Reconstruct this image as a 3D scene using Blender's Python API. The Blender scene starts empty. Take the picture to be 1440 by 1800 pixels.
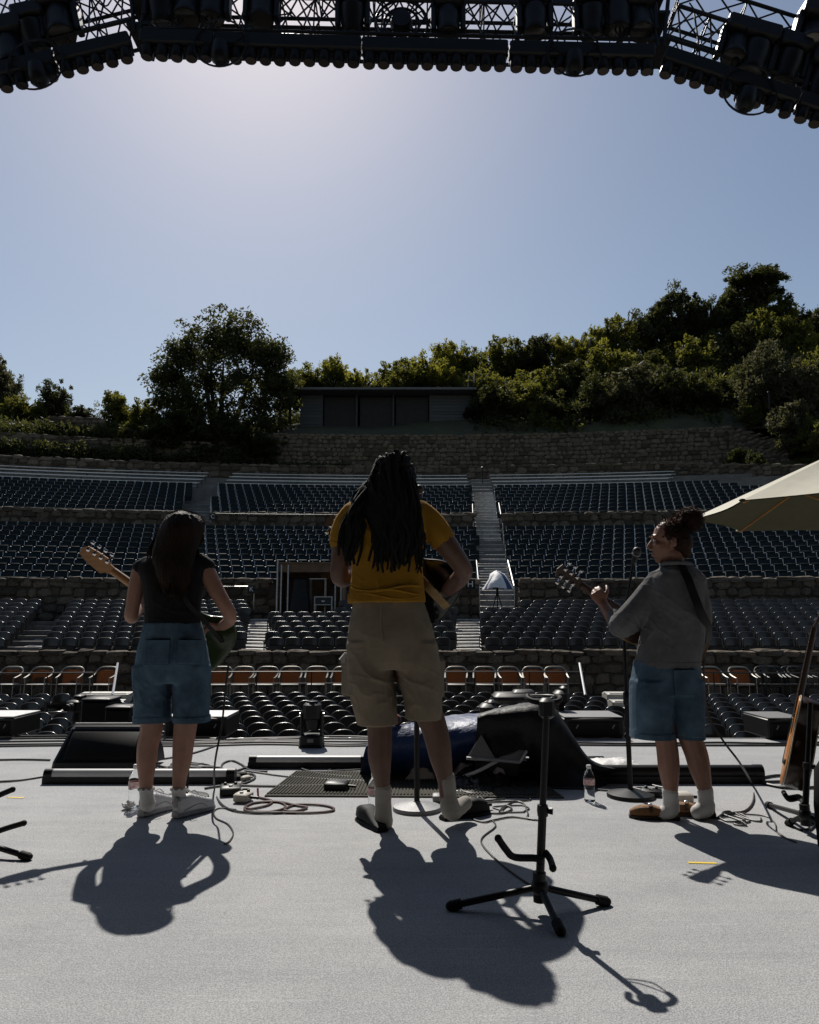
import bpy, math, random
import numpy as np
from mathutils import Vector as V, Matrix, noise
from math import sin, cos, pi, sqrt, atan2, asin
rad = math.radians
random.seed(7)
rng = np.random.default_rng(7)
SC = bpy.context.scene
COL = SC.collection

# ------------------------------------------------------------------ camera, sky, sun, exposure
CAM_H, PITCH, FPX = 1.02, rad(8.5), 1330.0
cd = bpy.data.cameras.new('camera')
cam = bpy.data.objects.new('camera', cd); COL.objects.link(cam)
cam.location = (0, 0, CAM_H); cam.rotation_euler = (rad(90) + PITCH, 0, 0)
cd.sensor_fit = 'HORIZONTAL'; cd.sensor_width = 36.0; cd.lens = 36.0 * FPX / 1440.0
cd.clip_start = 0.05; cd.clip_end = 2000
SC.camera = cam
SUN_AZ, SUN_EL = rad(-13.2), rad(47)
w = bpy.data.worlds.new('World'); SC.world = w; w.use_nodes = True
nt = w.node_tree; nt.nodes.clear()
sky = nt.nodes.new('ShaderNodeTexSky'); sky.sky_type = 'NISHITA'; sky.sun_disc = False
sky.sun_elevation = SUN_EL; sky.sun_rotation = SUN_AZ
sky.altitude = 100; sky.air_density = 1.25; sky.dust_density = 0.64; sky.ozone_density = 0.6
bg = nt.nodes.new('ShaderNodeBackground'); bg.inputs['Strength'].default_value = 0.080
wo = nt.nodes.new('ShaderNodeOutputWorld')
wb = nt.nodes.new('ShaderNodeMixRGB'); wb.blend_type = 'MULTIPLY'; wb.inputs[0].default_value = 1.0; wb.inputs[2].default_value = (1.03, .985, .965, 1)   # the photo's white balance
nt.links.new(sky.outputs[0], wb.inputs[1]); nt.links.new(wb.outputs[0], bg.inputs[0]); nt.links.new(bg.outputs[0], wo.inputs[0])
ld = bpy.data.lights.new('sun', 'SUN'); ld.energy = 4.9; ld.angle = rad(0.53); ld.color = (1.0, 0.95, 0.87)
sun = bpy.data.objects.new('sun', ld); COL.objects.link(sun)
SUNV = V((sin(SUN_AZ) * cos(SUN_EL), cos(SUN_AZ) * cos(SUN_EL), sin(SUN_EL)))
sun.rotation_euler = (-SUNV).to_track_quat('-Z', 'Y').to_euler(); sun.location = (0, 0, 40)
SC.view_settings.view_transform = 'Standard'; SC.view_settings.look = 'None'
SC.view_settings.exposure = 0.0; SC.view_settings.gamma = 1.0
SC.view_settings.use_curve_mapping = False
SC.cycles.max_bounces = 6; SC.cycles.diffuse_bounces = 3; SC.cycles.transparent_max_bounces = 8
SC.cycles.use_denoising = True

# ------------------------------------------------------------------ pixel -> place
def ray(px, py):
    cx, cy = (px - 720) / FPX, (900 - py) / FPX
    return cx, cos(PITCH) - cy * sin(PITCH), cy * cos(PITCH) + sin(PITCH)
def W(px, py, Y):
    x, f, u = ray(px, py); t = Y / f
    return V((x * t, Y, CAM_H + u * t))
def G(px, py, z=0.0):
    x, f, u = ray(px, py); t = (z - CAM_H) / u
    return V((x * t, f * t, z))
def PX(p):
    d = V(p) - V((0, 0, CAM_H)); zc = d.y * cos(PITCH) + d.z * sin(PITCH)
    yc = -d.y * sin(PITCH) + d.z * cos(PITCH)
    return 720 + FPX * d.x / zc, 900 - FPX * yc / zc

# ------------------------------------------------------------------ materials
MATS = {}
def M(name, col, rough=.6, metal=0., var=0., vs=6., bump=0., bs=60., trans=0., rnd=0., spec=.5, col2=None, stretch=None, tcol=None, sheen=0.):
    m = bpy.data.materials.new(name); m.use_nodes = True; n = m.node_tree.nodes; L = m.node_tree.links
    b = n['Principled BSDF']; out = n['Material Output']
    b.inputs['Roughness'].default_value = rough; b.inputs['Metallic'].default_value = metal
    b.inputs['Specular IOR Level'].default_value = spec
    if sheen: b.inputs['Sheen Weight'].default_value = sheen
    b.inputs['Base Color'].default_value = (*col, 1)
    tc = n.new('ShaderNodeTexCoord'); src = tc.outputs['Object']
    if stretch:
        mp = n.new('ShaderNodeMapping'); mp.inputs['Scale'].default_value = stretch
        L.new(src, mp.inputs[0]); src = mp.outputs[0]
    csock = None
    if var or col2:
        nz = n.new('ShaderNodeTexNoise'); nz.inputs['Scale'].default_value = vs; nz.inputs['Detail'].default_value = 6
        nz.inputs['Roughness'].default_value = .65
        L.new(src, nz.inputs['Vector'])
        rp = n.new('ShaderNodeValToRGB'); rp.color_ramp.elements[0].position = .32; rp.color_ramp.elements[1].position = .68
        a = [c * (1 - var) for c in col]; c2 = col2 or [min(1, c * (1 + var)) for c in col]
        rp.color_ramp.elements[0].color = (*a, 1); rp.color_ramp.elements[1].color = (*c2, 1)
        L.new(nz.outputs[0], rp.inputs[0]); csock = rp.outputs[0]
    if rnd:
        oi = n.new('ShaderNodeObjectInfo'); mr = n.new('ShaderNodeMapRange')
        mr.inputs['To Min'].default_value = 1 - rnd; mr.inputs['To Max'].default_value = 1 + rnd
        L.new(oi.outputs['Random'], mr.inputs['Value'])
        vm = n.new('ShaderNodeVectorMath'); vm.operation = 'SCALE'
        if csock: L.new(csock, vm.inputs[0])
        else: vm.inputs[0].default_value = col
        L.new(mr.outputs[0], vm.inputs['Scale']); csock = vm.outputs[0]
    if csock: L.new(csock, b.inputs['Base Color'])
    if bump:
        bz = n.new('ShaderNodeTexNoise'); bz.inputs['Scale'].default_value = bs; bz.inputs['Detail'].default_value = 4
        L.new(src, bz.inputs['Vector'])
        bp = n.new('ShaderNodeBump'); bp.inputs['Strength'].default_value = min(1, bump); bp.inputs['Distance'].default_value = .6 / bs
        L.new(bz.outputs[0], bp.inputs['Height']); L.new(bp.outputs[0], b.inputs['Normal'])
    if trans:
        t = n.new('ShaderNodeBsdfTranslucent'); t.inputs[0].default_value = (*(tcol or col), 1)
        mx = n.new('ShaderNodeMixShader'); mx.inputs[0].default_value = trans
        L.new(b.outputs[0], mx.inputs[1]); L.new(t.outputs[0], mx.inputs[2]); L.new(mx.outputs[0], out.inputs[0])
        if csock and not tcol: L.new(csock, t.inputs[0])
    MATS[name] = m
    return m

def glass_mat(name, col=(1, 1, 1), rough=.02, ior=1.33):
    m = bpy.data.materials.new(name); m.use_nodes = True; b = m.node_tree.nodes['Principled BSDF']
    b.inputs['Base Color'].default_value = (*col, 1); b.inputs['Roughness'].default_value = rough
    b.inputs['IOR'].default_value = ior; b.inputs['Transmission Weight'].default_value = 1.0
    return m

def floor_mat():
    m = bpy.data.materials.new('grit_stage_paint'); m.use_nodes = True; n = m.node_tree.nodes; L = m.node_tree.links
    b = n['Principled BSDF']; tc = n.new('ShaderNodeTexCoord')
    def nz(scale, det, rough=.6, st=None):
        x = n.new('ShaderNodeTexNoise'); x.inputs['Scale'].default_value = scale; x.inputs['Detail'].default_value = det; x.inputs['Roughness'].default_value = rough
        if st:
            mp = n.new('ShaderNodeMapping'); mp.inputs['Scale'].default_value = st; L.new(tc.outputs['Object'], mp.inputs[0]); L.new(mp.outputs[0], x.inputs['Vector'])
        else: L.new(tc.outputs['Object'], x.inputs['Vector'])
        return x
    def ramp(s, p0, c0, p1, c1):
        r = n.new('ShaderNodeValToRGB'); e = r.color_ramp.elements; e[0].position = p0; e[1].position = p1
        e[0].color = (*c0, 1); e[1].color = (*c1, 1); L.new(s, r.inputs[0]); return r
    def mult(a, c):
        x = n.new('ShaderNodeMixRGB'); x.blend_type = 'MULTIPLY'; x.inputs[0].default_value = 1
        L.new(a, x.inputs[1]); L.new(c, x.inputs[2]); return x.outputs[0]
    big = ramp(nz(1.3, 8).outputs[0], .34, (.345, .351, .364), .68, (.42, .423, .428))
    scuff = ramp(nz(2.2, 10, .75, (.5, 3.2, 1)).outputs[0], .36, (.88, .885, .90), .56, (1, 1, 1))
    grain = ramp(nz(210, 2).outputs[0], .40, (.72, .72, .728), .62, (1.22, 1.22, 1.20))
    scr = ramp(nz(7, 3, .5, (.35, 9, 1)).outputs[0], .63, (1, 1, 1), .70, (1.13, 1.13, 1.12))
    scr2 = ramp(nz(5, 4, .6, (6, .5, 1)).outputs[0], .66, (1, 1, 1), .74, (.90, .90, .91))
    stain = ramp(nz(.9, 9, .7).outputs[0], .30, (.90, .90, .905), .46, (1, 1, 1))
    L.new(mult(mult(mult(mult(mult(big.outputs[0], scuff.outputs[0]), grain.outputs[0]), scr.outputs[0]), scr2.outputs[0]), stain.outputs[0]), b.inputs['Base Color'])
    b.inputs['Roughness'].default_value = .8; b.inputs['Specular IOR Level'].default_value = .22
    bp = n.new('ShaderNodeBump'); bp.inputs['Strength'].default_value = .7; bp.inputs['Distance'].default_value = .004
    L.new(nz(190, 2).outputs[0], bp.inputs['Height'])
    bp2 = n.new('ShaderNodeBump'); bp2.inputs['Strength'].default_value = .07; bp2.inputs['Distance'].default_value = .01
    L.new(nz(9, 5).outputs[0], bp2.inputs['Height']); L.new(bp2.outputs[0], bp.inputs['Normal'])
    L.new(bp.outputs[0], b.inputs['Normal'])
    return m

MF = floor_mat()
BLK = M('black_paint', (.007, .007, .0075), .5, var=.25, vs=30)
BLKM = M('black_metal', (.0065, .0065, .007), .45, .0, var=.3, vs=40, bump=.2, bs=300, spec=.3)
BLKR = M('black_rubber', (.006, .006, .006), .7, spec=.25, bump=.3, bs=200)
STEEL = M('steel', (.55, .55, .56), .32, 1., var=.15, vs=20)
GALV = M('galvanised', (.46, .47, .48), .45, .75, var=.2, vs=15)
CHROME = M('chrome', (.75, .75, .75), .15, 1.)
CONC = M('terrace_concrete', (.13, .125, .118), .85, var=.25, vs=1.5, bump=.5, bs=30)
CONCL = M('stair_concrete', (.26, .25, .235), .6, var=.25, vs=3, bump=.5, bs=30)
STONE = M('sandstone', (.105, .085, .064), .88, var=.45, vs=5, bump=.9, bs=16, rnd=.48, spec=.2)
MORTAR = M('mortar', (.05, .042, .033), .95, var=.3, vs=4, bump=.6, bs=18, spec=.2)
DIRT = M('hill_soil', (.055, .048, .032), .95, var=.5, vs=.4, bump=.8, bs=3, col2=(.045, .055, .022))
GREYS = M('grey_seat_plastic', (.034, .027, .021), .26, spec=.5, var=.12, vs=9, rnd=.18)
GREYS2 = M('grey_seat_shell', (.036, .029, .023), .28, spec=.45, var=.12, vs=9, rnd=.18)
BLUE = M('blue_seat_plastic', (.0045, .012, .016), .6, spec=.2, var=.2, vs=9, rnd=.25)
DARKM = M('dark_frame', (.02, .02, .022), .55)
WICK = M('orange_wicker', (.15, .062, .024), .6, var=.35, vs=40, bump=.5, bs=120, trans=.55, rnd=.25, tcol=(.31, .165, .075))
HOOPM = M('worn_chair_tube', (.24, .225, .20), .5, .6, var=.2, vs=25)
ALU = M('satin_aluminium', (.5, .49, .47), .38, .9, var=.12, vs=25)
SKIN_L = M('light_skin', (.30, .155, .105), .55, var=.12, vs=20, bump=.15, bs=180)
SKIN_C = M('brown_skin', (.11, .052, .032), .5, var=.12, vs=20, bump=.15, bs=180)
SKIN_R = M('tan_skin', (.25, .12, .078), .5, var=.12, vs=20, bump=.15, bs=180)
HAIR_L = M('brown_hair', (.03, .0165, .009), .55, spec=.25, trans=.3, tcol=(.16, .075, .025), var=.5, vs=30, stretch=(30, 30, 1.5), bump=.6, bs=6)
HAIR_R = M('curly_brown_hair', (.022, .011, .006), .6, var=.4, vs=40, spec=.25, trans=.25, tcol=(.42, .17, .06))
LOCK = M('dark_locks', (.008, .0068, .0058), .75, var=.5, vs=60, bump=1., bs=160, spec=.22)
BTOP = M('black_cotton', (.0085, .0085, .009), .9, var=.35, vs=14, bump=.35, bs=500, spec=.2, sheen=.06)
DENIM = M('blue_denim', (.052, .098, .15), .85, var=.4, vs=7, bump=.5, bs=480, col2=(.10, .165, .225), spec=.2)
TEE = M('mustard_cotton', (.37, .19, .02), .85, var=.15, vs=8, bump=.3, bs=450, trans=.22, spec=.2, tcol=(.68, .36, .02))
KHAKI = M('khaki_twill', (.215, .175, .125), .85, var=.22, vs=6, bump=.4, bs=420, spec=.2)
SWEAT = M('grey_fleece', (.132, .132, .135), .92, var=.22, vs=14, bump=.45, bs=380, spec=.15)
SOCK = M('white_sock', (.55, .54, .52), .9, var=.1, bump=.5, bs=260, stretch=(1, 1, 3))
SOCKG = M('grey_sock', (.30, .28, .25), .9, var=.15, bump=.5, bs=260, stretch=(1, 1, 3))
SHOEW = M('white_leather', (.50, .50, .51), .5, var=.1, vs=20, bump=.2, bs=90)
SOLEG = M('dirty_sole', (.27, .27, .28), .7, var=.25, vs=25)
SUEDE = M('tan_suede', (.20, .095, .035), .85, var=.3, vs=20, bump=.3, bs=200)
SOLEB = M('brown_sole', (.05, .028, .014), .7, var=.2)
GREEN = M('green_lacquer', (.026, .042, .012), .22, var=.15, vs=5)
MAPLE = M('maple', (.34, .17, .06), .35, var=.22, vs=6, stretch=(1, 12, 12))
ROSE = M('rosewood', (.045, .022, .012), .45, var=.3, vs=6, stretch=(1, 14, 14))
SPRUCE = M('amber_spruce', (.42, .17, .045), .35, var=.2, vs=6, stretch=(1, 20, 20))
MAHOG = M('dark_mahogany', (.028, .012, .006), .3, var=.35, vs=5, stretch=(1, 14, 14))
IVORY = M('ivory_trim', (.55, .48, .36), .4)
STRAP = M('tan_strap', (.24, .15, .055), .8, var=.2, vs=30, bump=.4, bs=300)
RUG = M('ribbed_mat', (.075, .073, .062), .95, var=.35, vs=80, bump=.8, bs=300, spec=.1)
TARP = M('navy_tarp', (.018, .040, .125), .5, var=.3, vs=5, bump=.35, bs=7, spec=.35)
TARPB = M('black_tarp', (.007, .008, .010), .55, var=.3, vs=5, bump=.3, bs=9, spec=.25)
WHITEP = M('white_cover', (.62, .61, .60), .6, var=.1, vs=7, bump=.3, bs=12)
TUBEW = M('white_tube', (.58, .58, .58), .45, var=.08)
GRILLE = M('grey_grille', (.20, .20, .205), .5, .3, bump=1., bs=420)
YTAPE = M('yellow_tape', (.70, .50, .05), .6, var=.08, vs=60)
CAB = M('black_cable', (.008, .008, .008), .5)
CABR = M('red_brown_cable', (.07, .022, .018), .5)
CABW = M('white_cable', (.6, .6, .6), .5)
CREAM = M('cream_box', (.46, .43, .37), .55, var=.1, vs=20)
WATER = glass_mat('clear_bottle_plastic', (.97, .99, 1.0), .03, 1.25)
LABELM = M('printed_label', (.50, .12, .11), .5, col2=(.75, .72, .72), vs=45)
CAPM = M('white_cap', (.75, .75, .76), .4)
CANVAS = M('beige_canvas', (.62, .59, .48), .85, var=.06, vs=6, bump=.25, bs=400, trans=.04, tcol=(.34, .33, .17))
UNDERSHADE = M('shaded_canvas_underside', (.135, .13, .082), .9, var=.08, vs=6, bump=.25, bs=400, spec=.1)  # darker olive puts the shade under the canopy into the colour
BAMBOO = M('varnished_wood', (.40, .19, .05), .4, var=.25, vs=6)
BOARD = M('grey_boards', (.05, .055, .063), .75, var=.2, vs=4, stretch=(1, 1, 8), rnd=.15)
ROOFM = M('dark_roofing', (.10, .10, .105), .6, var=.2)
WOODB = M('brown_plywood', (.15, .09, .05), .75, var=.3, vs=4, rnd=.2)
BARK = M('bark', (.045, .034, .024), .95, var=.4, vs=6, bump=.8, bs=20)
def leafm(name, col, tcol, tr=.5): return M(name, col, .6, var=.45, vs=1.6, trans=tr, tcol=tcol, rnd=.22, spec=.12)
LEAFD = leafm('oak_leaf', (.026, .032, .015), (.10, .105, .025), .42)
LEAFM = leafm('bush_leaf', (.042, .05, .016), (.20, .195, .028), .5)
LEAFY = leafm('bright_leaf', (.055, .068, .018), (.30, .28, .035), .54)
LEAFG = leafm('grey_leaf', (.055, .055, .035), (.13, .125, .05), .45)
PLUME = M('pale_plume', (.45, .42, .36), .9, trans=.4)
EYEM = M('eye', (.6, .58, .55), .2)
STAGEB = M('stage_black', (.014, .014, .015), .8, var=.3, vs=3)

# ------------------------------------------------------------------ mesh helpers
OFF = {}
def cr(pts, k=4):
    """catmull-rom through rows of numbers"""
    P = [np.array(p, float) for p in pts]
    if len(P) < 3: k = max(k, 1)
    out = []
    for i in range(len(P) - 1):
        p0 = P[max(i - 1, 0)]; p1 = P[i]; p2 = P[i + 1]; p3 = P[min(i + 2, len(P) - 1)]
        for j in range(k):
            t = j / k
            out.append(.5 * ((2 * p1) + (-p0 + p2) * t + (2 * p0 - 5 * p1 + 4 * p2 - p3) * t * t + (-p0 + 3 * p1 - 3 * p2 + p3) * t ** 3))
    out.append(P[-1])
    return out

class MB:
    def __init__(s): s.v = []; s.f = []; s.m = []
    def add(s, vs, fs, mi=0):
        b = len(s.v); s.v.extend(V(v) for v in vs); s.f.extend(tuple(i + b for i in f) for f in fs); s.m.extend([mi] * len(fs)); return s
    def box(s, c, size, rot=None, mi=0, taper=1.):
        c = V(c); x, y, z = size[0] / 2, size[1] / 2, size[2] / 2; vs = []
        for sz in (-1, 1):
            k = taper if sz > 0 else 1
            for sx, sy in ((-1, -1), (1, -1), (1, 1), (-1, 1)):
                p = V((sx * x * k, sy * y * k, sz * z)); vs.append(c + (rot @ p if rot else p))
        return s.add(vs, [(3, 2, 1, 0), (4, 5, 6, 7), (0, 1, 5, 4), (1, 2, 6, 5), (2, 3, 7, 6), (3, 0, 4, 7)], mi)
    def bbox(s, c, size, bev=.1, rot=None, mi=0):
        """bevelled box: stacked rounded rectangles"""
        c = V(c); hx, hy, hz = size[0] / 2, size[1] / 2, size[2] / 2; b = min(bev, hx * .9, hy * .9, hz * .9); rings = []
        for z, i in ((-hz, b), (-hz + b, 0), (hz - b, 0), (hz, b)):
            r = []
            for sx, sy in ((1, 1), (-1, 1), (-1, -1), (1, -1)):
                ex, ey = hx - i, hy - i
                a = [(ex, ey - b), (ex - b, ey)] if (sx * sy) > 0 else [(ex - b, ey), (ex, ey - b)]
                for q in a: r.append(V((sx * q[0], sy * q[1], z)))
            rings.append([c + (rot @ p if rot else p) for p in r])
        return s.loft(rings, mi)
    def loft(s, rings, mi=0, caps=True):
        n = len(rings[0]); vs = [p for r in rings for p in r]; fs = []
        for i in range(len(rings) - 1):
            for j in range(n):
                k = (j + 1) % n
                fs.append((i * n + j, i * n + k, (i + 1) * n + k, (i + 1) * n + j))
        if caps:
            fs.append(tuple(range(n - 1, -1, -1))); fs.append(tuple(range((len(rings) - 1) * n, len(rings) * n)))
        return s.add(vs, fs, mi)
    def tube(s, pts, r, n=8, mi=0, k=0, caps=True):
        if not hasattr(r, '__len__'): r = [r] * len(pts)
        rows = [(*p, q) for p, q in zip(pts, r)]
        if k and len(pts) > 2: rows = cr(rows, k)
        P = [V(q[:3]) for q in rows]; rr = [float(q[3]) for q in rows]
        up = None; rings = []
        for i, p in enumerate(P):
            t = (P[min(i + 1, len(P) - 1)] - P[max(i - 1, 0)])
            if t.length < 1e-9: t = V((0, 0, 1))
            t.normalize()
            if up is None:
                a = V((0, 0, 1)) if abs(t.z) < .9 else V((1, 0, 0)); up = (a - t * a.dot(t)).normalized()
            else:
                up = up - t * up.dot(t)
                if up.length < 1e-6: up = V((1, 0, 0)) - t * t.x
                up.normalize()
            sd = t.cross(up)
            rings.append([p + (up * cos(2 * pi * j / n) + sd * sin(2 * pi * j / n)) * rr[i] for j in range(n)])
        return s.loft(rings, mi, caps)
    def ell(s, c, r, rot=None, nu=14, nv=9, mi=0):
        c = V(c); rings = []
        for i in range(1, nv):
            a = pi * i / nv
            ring = []
            for j in range(nu):
                p = V((r[0] * sin(a) * cos(2 * pi * j / nu), r[1] * sin(a) * sin(2 * pi * j / nu), -r[2] * cos(a)))
                ring.append(c + (rot @ p if rot else p))
            rings.append(ring)
        return s.loft(rings, mi)
    def lathe(s, prof, c=(0, 0, 0), rot=None, n=16, mi=0, caps=True):
        c = V(c); rings = []
        for r, z in prof:
            rings.append([c + (rot @ V((r * cos(2 * pi * j / n), r * sin(2 * pi * j / n), z)) if rot else V((r * cos(2 * pi * j / n), r * sin(2 * pi * j / n), z))) for j in range(n)])
        return s.loft(rings, mi, caps)
    def prism(s, outline, z0, z1, mat=None, mi=0, bev=0.):
        """outline [(x,y)] extruded in z, through matrix mat"""
        def ring(o, z): return [V((x, y, z)) for x, y in o]
        if bev:
            cx = sum(p[0] for p in outline) / len(outline); cy = sum(p[1] for p in outline) / len(outline)
            def ins(o):
                q = []
                for i in range(len(o)):
                    a = V(o[i - 1]); b = V(o[i]); c2 = V(o[(i + 1) % len(o)])
                    t = (c2 - a).normalized(); nrm = V((-t.y, t.x))
                    if nrm.dot(V((cx, cy)) - b) < 0 and False: nrm = -nrm
                    q.append((b.x + nrm.x * bev, b.y + nrm.y * bev))
                return q
            area = sum(outline[i - 1][0] * outline[i][1] - outline[i][0] * outline[i - 1][1] for i in range(len(outline)))
            o = outline if area > 0 else outline[::-1]
            rings = [ring(ins(o), z0), ring(o, z0 + bev), ring(o, z1 - bev), ring(ins(o), z1)]
        else: rings = [ring(outline, z0), ring(outline, z1)]
        if mat: rings = [[mat @ p for p in r] for r in rings]
        return s.loft(rings, mi)
    def build(s, name, mats, parent=None, smooth=True, loc=None, angle=40):
        if not isinstance(mats, (list, tuple)): mats = [mats]
        me = bpy.data.meshes.new(name)
        if parent is not None: off = OFF[parent.name]
        elif loc is not None: off = V(loc)
        else:
            xs = [p.x for p in s.v]; ys = [p.y for p in s.v]
            off = V(((min(xs) + max(xs)) / 2, (min(ys) + max(ys)) / 2, min(p.z for p in s.v)))
        me.from_pydata([tuple(p - off) for p in s.v], [], s.f)
        for m in mats: me.materials.append(m)
        if len(mats) > 1: me.polygons.foreach_set('material_index', s.m)
        me.polygons.foreach_set('use_smooth', [smooth] * len(me.polygons))
        me.update()
        if smooth and angle: me.set_sharp_from_angle(angle=rad(angle))
        o = bpy.data.objects.new(name, me); COL.objects.link(o)
        OFF[o.name] = off
        if parent is not None: o.parent = parent
        else: o.location = off
        return o

def tag(o, label, cat, group=None, kind=None):
    if label: o['label'] = label
    if cat: o['category'] = cat
    if group: o['group'] = group
    if kind: o['kind'] = kind
    return o
def struct(o): o['kind'] = 'structure'; return o
def thing(name, label, cat, loc=(0, 0, 0), group=None):
    o = bpy.data.objects.new(name, None); COL.objects.link(o); o.empty_display_size = .1
    o.location = loc; OFF[o.name] = V(loc)
    return tag(o, label, cat, group)
def copy_tree(o, parent=None):
    c = o.copy(); COL.objects.link(c)
    if parent: c.parent = parent
    for ch in o.children: copy_tree(ch, c)
    return c
def bake(o, mods):
    """apply modifiers by evaluating them, one continuous mesh"""
    for typ, kw in mods:
        m = o.modifiers.new(typ, typ)
        for k, v in kw.items(): setattr(m, k, v)
    dg = bpy.context.evaluated_depsgraph_get(); dg.update()
    me = bpy.data.meshes.new_from_object(o.evaluated_get(dg), depsgraph=dg)
    old = o.data; o.modifiers.clear(); o.data = me; me.name = o.name
    for m in old.materials:
        if len(me.materials) == 0: me.materials.append(m)
    me.polygons.foreach_set('use_smooth', [True] * len(me.polygons)); me.update()
    return o
def fuse(o, vox=.008, sm=6, fac=.5):
    return bake(o, [('REMESH', dict(mode='VOXEL', voxel_size=vox)), ('SMOOTH', dict(iterations=sm, factor=fac))])
def wrinkle(o, amp, sc, seed=0., z0=None, z1=None):
    me = o.data; n = len(me.vertices); co = np.empty(n * 3); no = np.empty(n * 3)
    me.vertices.foreach_get('co', co); me.vertices.foreach_get('normal', no); co = co.reshape(-1, 3); no = no.reshape(-1, 3)
    d = np.empty(n)
    for i, p in enumerate(co):
        q = V((p[0] * sc[0] + seed, p[1] * sc[1], p[2] * sc[2] + .35 * sc[2] * p[0]))
        a = 1 - min(1, abs(noise.noise(q)) * 4.5); b = 1 - min(1, abs(noise.noise(q * 2.3 + V((5, 1, 2)))) * 4.)
        d[i] = (a * a * .55 + b * b * .3) * max(0, .6 + 1.6 * noise.noise(q * .6 + V((3, 7, 1)))) + noise.noise(q * .7) * .5 - .2
    co += no * (d * amp)[:, None]
    me.vertices.foreach_set('co', co.ravel()); me.update(); return o
def rz(a): return Matrix.Rotation(a, 3, 'Z')
def basis(x, y, z): return Matrix((x, y, z)).transposed()
# ------------------------------------------------------------------ amphitheatre setting
YC = -60.0
def arc(Y0, x):
    Rr = Y0 - YC; return V((x, YC + sqrt(Rr * Rr - x * x), 0)), asin(x / Rr)
EDGE = 7.08
s = MB(); s.box((0, (EDGE - 9) / 2, -.06), (20, EDGE + 9, .12)); struct(s.build('stage_floor', MF, smooth=False))
s = MB(); s.box((0, EDGE - .3, -.98), (20, .3, 1.6)); struct(s.build('stage_front', STAGEB, smooth=False))
s = MB(); s.box((0, EDGE + .012, -.05), (20, .02, .11)); struct(s.build('stage_edge_strip', GALV, smooth=False))
s = MB(); s.box((0, -1.2, 10.6), (24, 13.5, .5)); struct(s.build('stage_roof', STAGEB, smooth=False))
s = MB(); s.box((0, -8.6, 5), (24, .4, 10.4)); struct(s.build('stage_back_wall', STAGEB, smooth=False))
for sx, nm in ((-1, 'left'), (1, 'right')):
    s = MB(); s.box((sx * 10.2, -2.2, 4.4), (.4, 12.5, 11.8)); struct(s.build('stage_wall_' + nm, STAGEB, smooth=False))
s = MB(); s.box((0, 13.5, -1.85), (70, 14, .2)); struct(s.build('audience_floor', CONC, smooth=False))

T1 = [(13.5 + i * .8, -1.75 + i * .028) for i in range(9)]
T2 = [(23.75 + i * .82, -.20 + i * .171) for i in range(9)]
T3 = [(33.2 + i * .9, 2.38 + i * .352) for i in range(10)]
T4 = [(44.3 + i * .95, 6.98 + i * .382) for i in range(8)]
TB = [(52.2 + i * .9, 10.25 + i * .42) for i in range(4)]
def terrace(name, rows, y_end, z_start, X, mat=CONC, n=28):
    s = MB()
    def line(Y0, z): return [V((*arc(Y0, -X + 2 * X * j / n)[0].xy, z)) for j in range(n + 1)]
    prev = line(rows[0][0] - .45, z_start); L = [prev]
    for i, (y, z) in enumerate(rows):
        ye = rows[i + 1][0] - .45 if i + 1 < len(rows) else y_end
        L.append(line(y - .45, z)); L.append(line(ye, z))
    for a, b in zip(L[:-1], L[1:]):
        vs = a + b; s.add(vs, [(j, j + 1, n + 2 + j, n + 1 + j) for j in range(n)])
    return struct(s.build(name, mat, smooth=False))
terrace('lower_seating_terrace', T1, 20.35, -2.2, 24)
terrace('patio_terrace', [(20.8, -1.02)], 22.75, -1.75, 26, CONCL)
terrace('middle_seating_terrace', T2, 31.75, -1.2, 30)
terrace('upper_seating_terrace', T3, 42.8, .9, 36)
terrace('top_seating_terrace', T4, 51.4, 5.0, 40)
terrace('bench_terrace', TB, 56.9, 9.2, 42)
terrace('planted_ledge', [(57.8, 12.9)], 61.4, 11, 44, DIRT)

# hill behind
RIDGE = [(W(px, py, 78).x, W(px, py, 78).z) for px, py in ((-400, 775), (-60, 770), (300, 765), (540, 745), (700, 720), (850, 700), (950, 690), (1080, 665), (1190, 632), (1290, 605), (1372, 622), (1440, 645), (1600, 680), (1800, 700))]
def hill_z(x, y):
    zr = float(np.interp(x, [r[0] for r in RIDGE], [r[1] for r in RIDGE])); y0 = arc(61.3, max(-55, min(55, x)))[0].y
    t = min(1, max(0, (y - y0) / (78 - y0))); z = 16.45 + (zr - 16.45) * (t ** .85)
    if x < -12.5: z -= min(1, (-12.5 - x) / 2) * max(0, 1.0 - t) * .9
    return z - max(0, y - 80) * .35 + .4 * noise.noise(V((x * .18, y * .18, 0)))
s = MB(); nx, ny = 70, 34; xs = np.linspace(-75, 75, nx); ys = np.concatenate([np.linspace(61, 95, 24), np.linspace(99, 170, ny - 24)])
HY = lambda x, y: y if y > 78 else 78 - (78 - y) * (78 - arc(61.3, max(-55, min(55, x)))[0].y) / 17
s.add([V((x, HY(x, y), hill_z(x, HY(x, y)))) for y in ys for x in xs], [(j * nx + i, j * nx + i + 1, (j + 1) * nx + i + 1, (j + 1) * nx + i) for j in range(ny - 1) for i in range(nx - 1)])
struct(s.build('hillside', DIRT, angle=0))
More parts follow.
